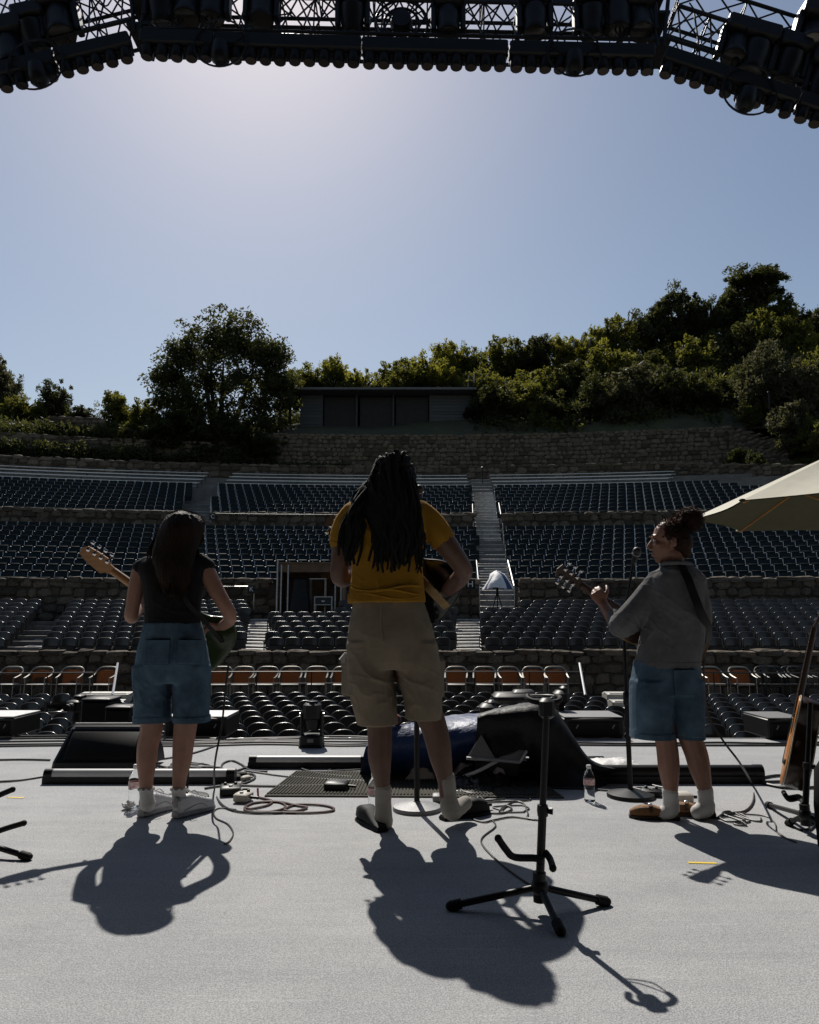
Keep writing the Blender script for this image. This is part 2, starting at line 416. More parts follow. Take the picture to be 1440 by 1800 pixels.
# side slopes next to the seats
for sx, nm in ((-1, 'left'), (1, 'right')):
    s = MB(); rows = [(20, -1.2), (30, 1.5), (41, 6), (50, 10.6), (57, 13.2), (63, 16.6), (72, 20)]; X = [0, 4, 10, 22, 45]; vs = []
    for y, z in rows:
        x0 = 13 + (y - 20) * .40
        if sx < 0: x0 += 3
        for k, dx in enumerate(X): vs.append(V((sx * (x0 + dx), y - .1 * dx, z + [0, .9, 2.2, 5, 8][k] * (1 if sx > 0 else .25) + .3 * noise.noise(V((dx, y, sx))) - .15)))
    n = len(X); s.add(vs, [(j * n + i, j * n + i + 1, (j + 1) * n + i + 1, (j + 1) * n + i) for j in range(len(rows) - 1) for i in range(n - 1)])
    struct(s.build('slope_' + nm, DIRT, angle=0))
s = MB(); s.box((0, 60, -3.2), (600, 500, .2)); struct(s.build('ground', DIRT, smooth=False))

# ------------------------------------------------------------------ stone walls
def stone_mesh(i):
    r = random.Random(i * 13 + 1); k = r.choice((6, 7, 7, 8)); o = []; inn = []
    for j in range(k):
        a = 2 * pi * (j + r.uniform(-.28, .28)) / k
        q = 1 / max(abs(cos(a)) ** 1.0, abs(sin(a)) ** 1.0, .75)
        rr = .5 * q * r.uniform(.84, 1.02)
        o.append(V((rr * cos(a), 0, rr * sin(a)))); f = r.uniform(.72, .86)
        inn.append(V((rr * f * cos(a), -r.uniform(.7, 1.0), rr * f * sin(a))))
    vs = o + inn + [V((0, -r.uniform(.95, 1.25), 0))]
    fs = [(j, (j + 1) % k, k + (j + 1) % k, k + j) for j in range(k)] + [(k + j, k + (j + 1) % k, 2 * k) for j in range(k)]
    me = bpy.data.meshes.new('stone'); me.from_pydata([tuple(v) for v in vs], [], fs); me.materials.append(STONE)
    me.polygons.foreach_set('use_smooth', [True] * len(fs)); me.set_sharp_from_angle(angle=rad(38)); me.update(); return me
def cap_mesh(i):
    r = random.Random(i * 7 + 5); b = MB(); b.bbox((0, 0, 0), (1, 1, 1), .17)
    for v in b.v: v += V((r.uniform(-.09, .09), r.uniform(-.06, .06), r.uniform(-.12, .12)))
    me = bpy.data.meshes.new('cap_stone'); me.from_pydata([tuple(v) for v in b.v], [], b.f); me.materials.append(STONE); me.update(); return me
STM = [stone_mesh(i) for i in range(12)]; CPM = [cap_mesh(i) for i in range(6)]
def arcpath(Y0):
    def f(x): p, th = arc(Y0, x); return p, -th
    return f
def linepath(a, b):
    a, b = V(a), V(b); d = (b - a)
    def f(t): q = a + d * t; return q, atan2(d.y, d.x)
    return f, d.xy.length
def stone_wall(label, path, t0, t1, length, z0, z1, sw=.45, sh=.32, cap=True, thick=.45, depth=.07, group='rubble stone walls of the terraces'):
    """z0, z1: functions of the fraction along the wall"""
    Z0 = z0 if callable(z0) else (lambda u: z0); Z1 = z1 if callable(z1) else (lambda u: z1)
    p, a = path((t0 + t1) / 2)
    root = thing('stone_wall', label, 'stone wall', (p.x, p.y, Z0(.5)), group)
    n = max(2, int(length / 1.5)); s = MB(); vs = []
    for i in range(n + 1):
        u = i / n; q, a = path(t0 + (t1 - t0) * u); nn = V((sin(a), -cos(a), 0)); bk = q - nn * thick
        vs += [V((q.x, q.y, Z0(u) - .3)), V((q.x, q.y, Z1(u) - .06)), V((bk.x, bk.y, Z1(u) - .06)), V((bk.x, bk.y, Z0(u) - .3))]
    fs = []
    for i in range(n):
        for j in range(4): k = (j + 1) % 4; fs.append((i * 4 + j, i * 4 + k, i * 4 + 4 + k, i * 4 + 4 + j))
    fs += [(0, 1, 2, 3), (n * 4 + 3, n * 4 + 2, n * 4 + 1, n * 4)]
    s.add(vs, fs); s.build('wall_core', MORTAR, root, smooth=False)
    items = []
    hmax = max(Z1(u) - Z0(u) for u in (0, .5, 1)); nr = max(1, round(hmax / sh))
    for r in range(nr):
        x = random.uniform(-.3, 0) * sw
        while x < length:
            wd = sw * random.uniform(.65, 1.45); u = (x + wd / 2) / length
            if 0 < u < 1:
                h = (Z1(u) - Z0(u)) / nr; q, a = path(t0 + (t1 - t0) * u)
                zc = Z0(u) + h * (r + .5) + random.uniform(-.14, .14) * h
                items.append((STM[random.randrange(12)], V((q.x, q.y, zc)), a, (wd * 1.02, depth * random.uniform(.7, 1.5), h * random.uniform(.95, 1.22)), random.uniform(-.14, .14)))
            x += wd * .96
    if cap:
        x = 0
        while x < length:
            wd = sw * random.uniform(.8, 1.7); u = (x + wd / 2) / length
            if 0 < u < 1:
                q, a = path(t0 + (t1 - t0) * u); nn = V((sin(a), -cos(a), 0)); q = q - nn * (thick * .5 - .04)
                items.append((CPM[random.randrange(6)], V((q.x, q.y, Z1(u) + random.uniform(-.03, .03))), a, (wd, thick + .12, sh * random.uniform(.42, .75)), random.uniform(-.03, .03)))
            x += wd * .97
    items.sort(key=lambda it: -(it[3][0] * it[3][2]) / it[1].y)
    late = MB()
    for k, (me, q, a, sc, tl) in enumerate(items):
        if k < 300:
            o = bpy.data.objects.new('stone', me); COL.objects.link(o); o.parent = root
            o.location = q - OFF[root.name]; o.rotation_euler = (0, tl, a); o.scale = sc
        else:
            mt = Matrix.Translation(q) @ Matrix.Rotation(a, 4, 'Z') @ Matrix.Rotation(tl, 4, 'Y') @ Matrix.Diagonal((*sc, 1))
            late.add([mt @ v.co for v in me.vertices], [tuple(pp.vertices) for pp in me.polygons])
    if late.v:
        o = late.build('stonework', STONE, root, smooth=False); o['kind'] = 'stuff'
    return root
def arcwall(label, Y0, x0, x1, z0, z1, **k):
    return stone_wall(label, arcpath(Y0), x0, x1, abs(x1 - x0), z0, z1, **k)
def linewall(label, a, b, z0, z1, **k):
    f, L = linepath(a, b); return stone_wall(label, f, 0, 1, L, z0, z1, **k)
arcwall('low stone wall with a jagged sunlit cap behind the orange patio chairs', 22.75, -15, 15, -1.02, .20, sw=.48, sh=.31)
arcwall('stone wall between grey and blue seats left of the mixing booth', 31.6, -20, -5.6, 1.12, 2.82, sw=.5, sh=.36)
arcwall('short stone wall between the mixing booth and the long aisle stairs', 31.6, -2.75, 2.75, 1.12, 2.82, sw=.46, sh=.34)
arcwall('stone wall between grey and blue seats right of the aisle stairs', 31.6, 4.55, 20, 1.12, 2.82, sw=.5, sh=.36)
arcwall('stone wall between the two blue tiers left of the left aisle', 42.6, -26, -12.7, 5.5, 7.2, sw=.55, sh=.4)
arcwall('stone wall between the two blue tiers behind the musicians', 42.6, -11.1, 3.7, 5.5, 7.2, sw=.55, sh=.4)
arcwall('stone wall between the two blue tiers right of the aisle stairs', 42.6, 5.2, 25, 5.5, 7.2, sw=.55, sh=.4)
arcwall('low stone wall just above the metal benches', 56.9, -34, 19, 11.55, 13.0, sw=.7, sh=.42)
linewall('low stone wall stepping down beside the top blue seats', (19, 55.4, 0), (28, 49.2, 0), lambda u: 11.5 - 2.6 * u, lambda u: 13.0 - 1.6 * u, sw=.6, sh=.4)
arcwall('tall stone retaining wall under the building and hillside trees', 61.2, -12, 25.4, 13.0, 16.55, sw=.56, sh=.37, thick=.7)
linewall('sunlit stone wall end sloping down towards the slope', (25.3, 58.4, 0), (27.8, 54.4, 0), lambda u: 12.6, lambda u: 16.55 - 2.3 * u, sw=.5, sh=.36)
arcwall('dark stone retaining wall under the big oak', 61.0, -34, -12.2, 12.9, 15.6, sw=.75, sh=.55, thick=.6)
q = W(130, 735, 60.2); linewall('small stone wall block at the upper left below the trees', (W(82, 735, 60).x, 60, 0), (W(178, 735, 60).x, 60.4, 0), 15.2, q.z, sw=.6, sh=.45)

# ------------------------------------------------------------------ seats
ARMP = M('pale_armrest', (.42, .42, .41), .4)
def seat_back(hw, zb, zt, arch, pw, lean, curve, th=.044, n=10):
    """moulded back with a rounded rim"""
    b = MB(); cols = []
    for i in range(n + 1):
        x = -hw + 2 * hw * i / n; u = abs(x) / hw; top = zt - arch * u ** pw; bot = zb + .03 * u; col = []
        yb = lambda z: curve * (1 - (1 - u * u)) * -1 + lean * (z - zb)
        for z, o in ((bot, 0), ((bot + top) / 2, 0), (top - .03, 0), (top - .012, .003), (top - .003, .011), (top, .022), (top - .004, th - .004), (top - .02, th), ((bot + top) / 2, th), (bot, th)): col.append(V((x, yb(z) + o, z)))
        cols.append(col)
    return b.loft(cols)
def seat_floor_chair():
    """grey chair of the lower tier: rounded back, seat, two side frames"""
    bk = seat_back(.228, .46, .845, .085, 3.0, .16, .055)
    st = MB(); st.bbox((0, -.17, .435), (.43, .36, .045), .018, Matrix.Rotation(rad(4), 3, 'X')); fs = []
    for sx in (-.235, .235):
        f = MB(); f.tube([V((sx, -.30, 0)), V((sx, -.05, .42)), V((sx, .06, .66))], .011, 5); f.tube([V((sx, .17, 0)), V((sx, -.12, .43))], .011, 5); fs.append(f)
    return fs, bk, st
def seat_shell_chair():
    """grey tip-up seat of the middle tier"""
    bk = seat_back(.232, .42, .85, .055, 3.6, .14, .04)
    st = MB(); st.bbox((0, -.06, .44), (.42, .06, .34), .025, Matrix.Rotation(rad(10), 3, 'X'))
    f = MB(); f.box((-.257, .03, .26), (.03, .08, .50)); f.box((-.257, -.04, .52), (.034, .24, .025)); f.box((-.257, .0, .012), (.05, .22, .024))
    return f, bk, st
def blue_seat():
    b = MB(); b.bbox((0, .05, .62), (.45, .035, .44), .016, Matrix.Rotation(rad(-10), 3, 'X')); b.bbox((0, -.08, .46), (.43, .06, .36), .02, Matrix.Rotation(rad(10), 3, 'X'))
    b.box((-.25, .0, .27), (.026, .07, .52), None, 1); b.box((-.25, .10, .64), (.022, .022, .46), Matrix.Rotation(rad(-12), 3, 'X'), 1)
    b.bbox((-.25, -.06, .565), (.055, .22, .03), .01, None, 2); b.box((-.25, .02, .012), (.06, .24, .02), None, 1)
    return b
ORD = ['first', 'second', 'third', 'fourth', 'fifth', 'sixth', 'seventh', 'eighth', 'ninth', 'tenth']
def nth(k): return 'just outside' if not k else f"{k}{'th' if 10 < k % 100 < 14 else {1: 'st', 2: 'nd', 3: 'rd'}.get(k % 10, 'th')}"
def in_view(p, mx=110):
    if p.y < 1: return False
    x, y = PX(p); return -mx < x < 1440 + mx
def seat_rows(kind, rows, parts, pitch, X, gaps, label, cat, group, mats, blank=None):
    spots = []
    for i, (y0, z) in enumerate(rows):
        Rr = y0 - YC; off = (i % 2) * .5 * pitch; n = int(X / pitch) + 2
        for k in range(-n, n + 1):
            x = Rr * sin((k * pitch + off) / Rr)
            if abs(x) > X: continue
            if any(g0 + (g1 - g0) * (y0 - rows[0][0]) / (rows[-1][0] - rows[0][0]) - w_ / 2 < x < g0 + (g1 - g0) * (y0 - rows[0][0]) / (rows[-1][0] - rows[0][0]) + w_ / 2 for g0, g1, w_ in gaps): continue
            if blank and blank(x, i): continue
            p, th = arc(y0, x); p.z = z
            if not in_view(p): continue
            spots.append((i, p, -th))
    rank = {}
    for i in range(len(rows)):
        for k, j in enumerate(sorted((j for j in range(len(spots)) if spots[j][0] == i and in_view(spots[j][1], 12)), key=lambda j: spots[j][1].x)): rank[j] = k + 1
    seen = sorted(range(len(spots)), key=lambda j: (spots[j][1].y + (0 if in_view(spots[j][1], 8) else 40)))
    near = set(seen[:300]); rest = MB(); proto = None
    for j, (i, p, a) in enumerate(spots):
        if j in near and rank.get(j):
            if proto is None:
                if len(parts) == 1:
                    proto = parts[0].build(kind, mats, loc=(0, 0, 0)); tag(proto, 'x', cat, group)
                else:
                    proto = thing(kind, 'x', cat, (0, 0, 0), group)
                    for (nm, mb), m in zip(parts, mats): mb.build(nm, m, proto, angle=0 if nm == 'backrest' else 40)
                o = proto
            else: o = copy_tree(proto)
            o.location = p; o.rotation_euler = (0, 0, a + random.uniform(-.02, .02)); o['label'] = label.format(ORD[i], nth(rank.get(j)))
        else:
            c, s_ = cos(a), sin(a)
            for mi, mb in enumerate(parts):
                b = mb if len(parts) == 1 else mb[1]
                rest.add([V((v.x * c - v.y * s_ + p.x, v.x * s_ + v.y * c + p.y, v.z + p.z)) for v in b.v], b.f, 0)
                rest.m[-len(b.f):] = b.m if len(parts) == 1 else [mi] * len(b.f)
    if rest.v:
        o = rest.build(kind + '_rows', mats, angle=35); tag(o, 'further rows of ' + group, 'seats', None, 'stuff')
    return len(spots)
f, bk, st = seat_floor_chair()
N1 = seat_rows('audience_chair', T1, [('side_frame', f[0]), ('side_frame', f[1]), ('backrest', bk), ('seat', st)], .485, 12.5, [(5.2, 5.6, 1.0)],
    'grey rounded chair, {1} from the left in the {0} row from the stage', 'chair', 'grey chairs of the lowest tier', [DARKM, DARKM, GREYS, GREYS],
    blank=lambda x, i: (i >= 5 and (4.8 < x < 6.4 or -8.5 < x < -6.9)))
f, bk, st = seat_shell_chair()
N2 = seat_rows('tip_up_seat', T2, [('armrest', f), ('backrest', bk), ('seat', st)], .515, 16.5, [(1.75, 2.35, 1.05), (-4.75, -5.9, 1.0), (-11.7, -13.6, .9), (9.9, 11.5, .0)],
    'grey tip-up seat, {1} from the left in the {0} row above the jagged wall', 'seat', 'grey tip-up seats of the middle tier', [DARKM, GREYS2, DARKM],
    blank=lambda x, i: (i >= 6 and -5.7 < x < -2.6) or (i >= 7 and 2.4 < x < 4.4))
def gapx(x1, y1, x2, y2, y): return x1 + (x2 - x1) * (y - y1) / (y2 - y1)
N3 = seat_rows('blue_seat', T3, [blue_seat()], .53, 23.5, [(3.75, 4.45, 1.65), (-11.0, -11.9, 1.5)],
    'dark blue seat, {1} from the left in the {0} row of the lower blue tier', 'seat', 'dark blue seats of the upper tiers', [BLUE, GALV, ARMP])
# the top tier is past the three hundred that show largest: one object
s = MB(); bs = blue_seat()
for i, (y0, z) in enumerate(T4):
    Rr = y0 - YC
    for k in range(-60, 61):
        x = Rr * sin((k * .54 + (i % 2) * .27) / Rr)
        if x < -29 or x > 20.5 + (7 - i) * .9: continue
        if abs(x - gapx(4.5, 44, 5.05, 51, y0)) < .85 or abs(x - gapx(-12.4, 44, -13.6, 51, y0)) < .8: continue
        p, th = arc(y0, x); p.z = z
        if not in_view(p): continue
        c, s_ = cos(-th), sin(-th)
        s.add([V((v.x * c - v.y * s_ + p.x, v.x * s_ + v.y * c + p.y, v.z + p.z)) for v in bs.v], bs.f); s.m[-len(bs.f):] = bs.m
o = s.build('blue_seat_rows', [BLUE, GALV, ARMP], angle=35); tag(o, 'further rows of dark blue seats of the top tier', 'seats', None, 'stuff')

# ------------------------------------------------------------------ metal benches at the very top
for i, (y0, z) in enumerate(TB):
    for (x0, x1, side) in ((-33, -14.6, 'left of both aisles'), (-12.9, 4.2, 'between the two aisles'), (5.9, 17.5 + i * .5, 'right of the right aisle')):
        root = thing('metal_bench', f'long metal bench in the {ORD[i]} bench row from below, {side}', 'bench', (*arc(y0, (x0 + x1) / 2)[0].xy, z), 'metal benches above the top blue seats')
        n = 14
        for nm, dy, dz, hh, dd in (('seat_plank', 0, .42, .04, .24), ('foot_plank', -.28, .16, .03, .2)):
            s = MB(); R_ = []
            for k in range(n + 1):
                p, th = arc(y0 + dy, x0 + (x1 - x0) * k / n); nn = V((-sin(th), -cos(th), 0))
                R_.append([V((p.x, p.y, z + dz)) + nn * a_ * dd / 2 + V((0, 0, b_ * hh / 2)) for a_, b_ in ((1, -1), (1, 1), (-1, 1), (-1, -1))])
            s.loft(R_); s.build(nm, GALV, root, smooth=False)
        s = MB()
        for k in range(0, n + 1, 2):
            p, th = arc(y0, x0 + (x1 - x0) * k / n); s.box(p + V((0, .02, z + .19)), (.05, .2, .38), rz(-th))
        s.build('bracket', DARKM, root, smooth=False)

# ------------------------------------------------------------------ aisle stairs
NOSE = M('stair_edge_glint', (.42, .40, .36), .5, var=.5, vs=7, rnd=.4)  # paler step edges, the sun glint put into their colour
def stairs(label, pts, width, n, mat=CONCL, group='aisle stairs between the seat blocks'):
    """pts: polyline of (x, y, z) up the aisle"""
    root = thing('aisle_stairs', label, 'stairs', pts[0], group); P = [V(p) for p in pts]
    L = [0]
    for a, b in zip(P[:-1], P[1:]): L.append(L[-1] + (b - a).length)
    def at(t):
        for i in range(len(P) - 1):
            if t <= L[i + 1] + 1e-6: return P[i].lerp(P[i + 1], (t - L[i]) / (L[i + 1] - L[i]))
        return P[-1]
    me = None
    for k in range(n):
        a, b = at(L[-1] * k / n), at(L[-1] * (k + 1) / n); d = b - a
        s = MB(); c = a + V((d.x / 2, d.y / 2 + .03, d.z / 2 - .12)); 
        s.bbox(c, (width, abs(d.y) + .10, abs(d.z) + .24), .04, rz(-atan2(d.x, d.y)))
        f_ = V((0, 1, 0)); e = V((c.x, a.y - .03, b.z + .0)); dy = abs(d.y) + .04
        s.loft([[e + V((sx * width / 2, y_, z_)) for y_, z_ in ((-.012, -.045), (-.012, -.03), (dy * .75, .012), (dy * .75, -.045))] for sx in (-1, 1)], 1)
        s.build('step', [mat, NOSE], root, smooth=False)
    return root
stairs('long aisle stairs climbing through both blue tiers behind the tall musician', [(3.62, 31.4, 1.3), (3.75, 33, 2.45), (4.42, 42.2, 5.75), (4.5, 43.8, 7.0), (5.05, 51.4, 9.9), (5.3, 55.5, 11.7)], 1.45, 60)
stairs('aisle stairs rising behind the long haired bassist', [(-10.9, 31.4, 1.3), (-11, 33, 2.45), (-11.9, 42.2, 5.75), (-12.4, 43.8, 7.0), (-13.6, 51.4, 9.9), (-13.8, 55.5, 11.7)], 1.35, 60)
stairs('short stairs through the grey seats right of the tall musician', [(1.7, 22.9, -.25), (2.35, 30.6, 1.25)], .9, 15)
stairs('short stairs through the grey seats beside the mixing booth', [(-4.7, 22.9, -.25), (-5.9, 30.6, 1.25)], .85, 15)
stairs('short stairs through the grey seats at the far left', [(-11.6, 22.9, -.25), (-13.6, 30.6, 1.25)], .85, 15)
g2 = 'wooden steps up to the patio terrace'
stairs('broad pale steps up to the patio right of the orange chairs', [(5.6, 18.1, -1.25), (5.6, 20.0, -.68)], 1.25, 4, CREAM, g2)
stairs('broad pale steps up to the patio left of the bassist', [(-7.7, 18.1, -1.25), (-7.7, 20.0, -.68)], 1.25, 4, CREAM, g2)
# ------------------------------------------------------------------ rails
def rail(label, pts, r=.022, posts=None, post_h=.9, mat=ALU, cat='handrail', group='metal handrails on the terraces', name='handrail', mids=()):
    root = thing(name, label, cat, pts[0], group)
    s = MB(); s.tube([V(p) for p in pts], r, 6); s.build('top_rail', mat, root)
    for dz in mids:
        s = MB(); s.tube([V(p) - V((0, 0, dz)) for p in pts], r * .7, 5); s.build('mid_rail', mat, root)
    for p in (posts or pts):
        s = MB(); p = V(p); s.tube([p - V((0, 0, post_h)), p], r * .9, 6); s.build('post', mat, root)
    return root
def arcpts(Y0, x0, x1, z, n): return [V((*arc(Y0, x0 + (x1 - x0) * i / (n - 1))[0].xy, z)) for i in range(n)]
# rail in front of the patio chairs
for lab, x0, x1 in (('black railing in front of the orange chairs left of the bassist', -11.6, -8.2), ('black railing in front of the orange chairs behind the bassist and tall musician', -6.9, 4.6), ('black railing in front of the patio chairs at the right', 6.6, 11.8)):
    n = int((x1 - x0) / 1.5) + 2
    rail(lab, arcpts(20.45, x0, x1, -.20, n), .018, post_h=.82, mat=BLKM, cat='railing', group='black railings of the patio terrace', name='railing', mids=(.3,))
# sloping white rails of the patio steps
for lab, a, b in (('thin pale slanted handrail left of the bassist', W(198, 1222, 19.1), W(207, 1166, 20.4)), ('thin pale slanted handrail right of the guitar stand', W(1029, 1222, 19.1), W(1019, 1166, 20.4))):
    r = rail(lab, [a, b], .026, posts=[a.lerp(b, .02), a.lerp(b, .95)], post_h=.7, mat=BLKM)
    s = MB(); s.tube([a, b], .03, 6); s.build('grip', TUBEW, r)
# aisle handrails that catch the sun
for lab, a, b in (('bright short handrail left of the aisle stairs, lower one', W(838, 985, 33.4), W(843, 1037, 31.3)), ('bright short handrail right of the aisle stairs, lower one', W(893, 985, 33.4), W(904, 1030, 31.3)),
                  ('bright short handrail left of the aisle stairs, upper one', W(831, 886, 44.2), W(832, 921, 42.3)), ('bright short handrail right of the aisle stairs, upper one', W(877, 884, 44.2), W(884, 922, 42.3))):
    rail(lab, [a, b], .03, post_h=1.0, mat=ALU)
for lab, xa, xb, zc in (('thin rail on the wall at the far left above grey seats', 0, 102, 1030), ('thin rail on the wall beneath the bass headstock', 155, 232, 1030), ('thin bright rail on the wall right of the bassist', 354, 447, 1031)):
    a, b = W(xa, zc, 30.9), W(xb, zc, 30.9); rail(lab, [a, b], .024, post_h=.95)
for lab, x0, x1, y0, py in (('long low rail along the upper stone wall at the left', -24, -13, 42.2, 902), ('long low rail along the upper stone wall in the middle', -10.8, 3.2, 42.2, 905), ('long low rail along the upper stone wall at the right', 5.6, 22, 42.2, 901),
                            ('low rail along the wall under the blue seats at the right', 5.0, 15.5, 31.2, 1022)):
    z = W(720, py, y0).z; P = arcpts(y0, x0, x1, z, 9); rail(lab, P, .011, post_h=.8, mat=BLKM)
for lab, px, y0, a, b in (('thin lamp post beside the trees at the right', 1361, 56, 690, 826), ('thin dark post at the top of the right aisle', 849, 54, 822, 862), ('thin dark post at the top of the left aisle', 354, 54, 828, 864)):
    s = MB(); p0, p1 = W(px, b, y0), W(px, a, y0); s.tube([V((p0.x, y0, p0.z - .4)), V((p0.x, y0, p1.z))], .055 if a < 800 else .04, 6)
    s.ell((p0.x, y0, p1.z), (.12, .12, .08), nu=8, nv=5); tag(s.build('lamp_post', BLKM), lab, 'post', 'thin posts among the terraces')
# row letters
def sign(ch, px, py, Y, h, lab, dark=True):
    p = W(px, py, Y); root = thing('row_sign', lab, 'sign', (p.x, p.y, p.z - h), 'small row letter signs')
    s = MB(); s.box(p + V((0, .012, 0)), (h * 1.5, .02, h * 1.6)); s.build('plate', BLKM, root, smooth=False)
    tx = bpy.data.curves.new('t', 'FONT'); tx.body = ch; tx.size = h * 1.35; tx.align_x = 'CENTER'; tx.align_y = 'CENTER'
    to = bpy.data.objects.new('letter', tx); COL.objects.link(to); dg = bpy.context.evaluated_depsgraph_get(); dg.update()
    me = bpy.data.meshes.new_from_object(to.evaluated_get(dg)); bpy.data.objects.remove(to)
    me.materials.clear(); me.materials.append(TUBEW); o = bpy.data.objects.new('letter', me); COL.objects.link(o); o.parent = root
    o.location = (0, -.004, h); o.rotation_euler = (rad(90), 0, 0); OFF[o.name] = V((0, 0, 0))
sign('J', 97, 1034, 30.7, .2, 'small row sign with the letter J at the left wall end')
sign('K', 158, 1034, 30.7, .2, 'small row sign with the letter K under the bass headstock')
sign('K', 442, 1036, 30.7, .2, 'small row sign with the letter K right of the bassist')
sign('H', 827, 1027, 30.7, .26, 'small row sign with the letter H at the tall musician\'s elbow')
sign('C', 374, 908, 41.9, .24, 'small row sign with the letter C beside the left aisle')

# ------------------------------------------------------------------ patio chairs
def patio_chair(dark=False):
    root = thing('patio_chair', 'x', 'chair', (0, 0, 0), 'orange patio chairs on the terrace' if not dark else 'dark patio chairs at the right end')
    wk = GREYS2 if dark else WICK; wm = .56
    s = MB(); n = 6
    for k in range(7):                       # slatted curved back
        z = .47 + .053 * k; R_ = []
        for i in range(n + 1):
            x = -.27 + .54 * i / n; y = .24 - .07 * (x / .27) ** 2 + .10 * (z - .45)
            R_.append([V((x, y + a, z + b)) for a, b in ((-.006, -.024), (-.006, .024), (.006, .024), (.006, -.024))])
        s.loft(R_)
    s.build('backrest', wk, root, smooth=False)
    s = MB(); s.bbox((0, 0, .445), (.48, .46, .03), .012); s.build('seat', CREAM if not dark else wk, root)
    for k in range(2):
        s = MB(); o_ = .02 * k
        s.tube([V((-.30 + o_, -.22, .62)), V((-.31 + o_, .06, .68)), V((-.30 + o_, .22, .78)), V((-.235, .28, .865 - o_)), V((-.12, .30, .895 - o_)), V((.12, .30, .895 - o_)), V((.235, .28, .865 - o_)), V((.30 - o_, .22, .78)), V((.31 - o_, .06, .68)), V((.30 - o_, -.22, .62))], .013, 6, k=3)
        s.build('arm_hoop', HOOPM if not dark else DARKM, root)
        if k == 0:
            for sx in (-1, 1):
                for sy in (-1, 1):
                    s = MB(); s.tube([V((sx * .26, sy * .23, 0)), V((sx * .265, sy * .21, .64 if sy < 0 else .78))], .012, 6); s.build('leg', HOOPM if not dark else DARKM, root)
    return root
pc = patio_chair(); first = True
names = ['at the far left edge', 'second from the left edge', 'third from the left edge', 'nearest the left slanted handrail', 'just right of the bassist', 'second right of the bassist', 'third right of the bassist', 'fourth right of the bassist', 'two left of the tall musician', 'touching the tall musician\'s left side', 'partly behind the tall musician\'s right leg', 'first clear one right of the tall musician', 'second clear one right of the tall musician', 'third clear one right of the tall musician', 'nearest the right slanted handrail', 'just right of the singer with the bun', 'second right of the singer with the bun']
for px, nm in zip((13, 67, 122, 181, 386, 424, 467, 510, 556, 602, 802, 852, 897, 939, 979, 1256, 1307), names):
    y = 21.15 + random.uniform(-.06, .06); o = pc if first else copy_tree(pc); first = False
    p = W(px, 1200, y); o.location = (p.x, y, -1.02); o.rotation_euler = (0, 0, random.uniform(-.12, .12)); o['label'] = 'orange patio chair with pale hoop, ' + nm
pd = patio_chair(True); first = True
for px, nm in zip((1352, 1366, 1398, 1412, 1440), ('leftmost one, overlapping the next', 'second of the left pair', 'third one of the dark row', 'left of the leaning guitar neck', 'behind the leaning guitar neck')):
    y = 21.3; o = pd if first else copy_tree(pd); first = False
    p = W(px, 1200, y); o.location = (p.x, y - (.25 if first else 0), -1.02); o.rotation_euler = (0, 0, random.uniform(-.2, .2)); o['label'] = 'dark grey patio chair, ' + nm

# ------------------------------------------------------------------ mixing booth and things around it
YB = 30.4
b0 = W(487, 1075, YB); b1 = W(603, 1075, YB); zt = W(540, 991, YB).z; zb = 1.0
root = thing('mixing_booth', 'brown plywood mixing booth set into the wall behind the grey seats', 'booth', ((b0.x + b1.x) / 2, YB, zb))
s = MB(); s.box(((b0.x + b1.x) / 2, 32.1, (zb + zt) / 2), (b1.x - b0.x, .06, zt - zb)); s.build('back_panel', WOODB, root, smooth=False)
for x in (b0.x, b1.x):
    s = MB(); s.box((x, 31.2, (zb + zt) / 2), (.07, 1.7, zt - zb)); s.build('side_panel', WOODB, root, smooth=False)
s = MB(); s.box(((b0.x + b1.x) / 2, YB, zt - .17), (b1.x - b0.x + .1, .05, .34)); s.build('header_board', WOODB, root, smooth=False)
s = MB(); s.box(((b0.x + b1.x) / 2, 31.2, zt + .03), (b1.x - b0.x + .1, 1.75, .04)); s.build('roof', WOODB, root, smooth=False)
for px in (488, 495, 507, 590, 600):
    p = W(px, 1000, YB - .06); s = MB(); s.tube([V((p.x, p.y, zb)), V((p.x, p.y, zt + (.15 if px in (488, 600) else -.05)))], .035, 6); s.build('post', GALV, root)
for px, py, wd, hh in ((524, 1030, .9, 1.3), (572, 1012, .36, .24)):
    p = W(px, py, 32.02); s = MB(); s.box(p, (wd, .03, hh)); s.build('wood_board', BAMBOO if hh < 1 else WOODB, root, smooth=False)
p = W(528, 1070, 30.6)
s = MB(); s.loft([[p + V((x * k * 1.0, y * k, z)) for x, y in ((-.34, -.28), (0, -.34), (.34, -.28), (.36, 0), (.30, .3), (0, .34), (-.3, .3), (-.36, 0))] for k, z in ((1.15, -.3), (1.0, .35), (.8, .75), (.75, 1.15), (.35, 1.25))])
o = s.build('covered_console', TARPB); wrinkle(o, .03, (4, 4, 3)); tag(o, 'tall black draped equipment standing in the mixing booth', 'covered equipment')
p = W(569, 1068, 30.5); root = thing('metal_cart', 'silver framed equipment cart with drawer in the mixing booth', 'cart', (p.x, p.y, 1.0))
for sx in (-.34, .34):
    for sy in (-.2, .2):
        s = MB(); s.tube([V((p.x + sx, p.y + sy, 1.0)), V((p.x + sx, p.y + sy, 2.15))], .025, 6); s.build('leg', GALV, root)
for z, nm, hh in ((2.13, 'top_shelf', .04), (1.96, 'drawer', .22), (1.82, 'shelf', .03), (1.15, 'shelf', .03)):
    s = MB(); s.box((p.x, p.y, z), (.66, .40, hh)); s.build(nm, GALV if nm != 'drawer' else DARKM, root, smooth=False)
s = MB(); s.box((p.x, p.y - .206, 1.96), (.12, .012, .05)); s.build('label_plate', TUBEW, root, smooth=False)
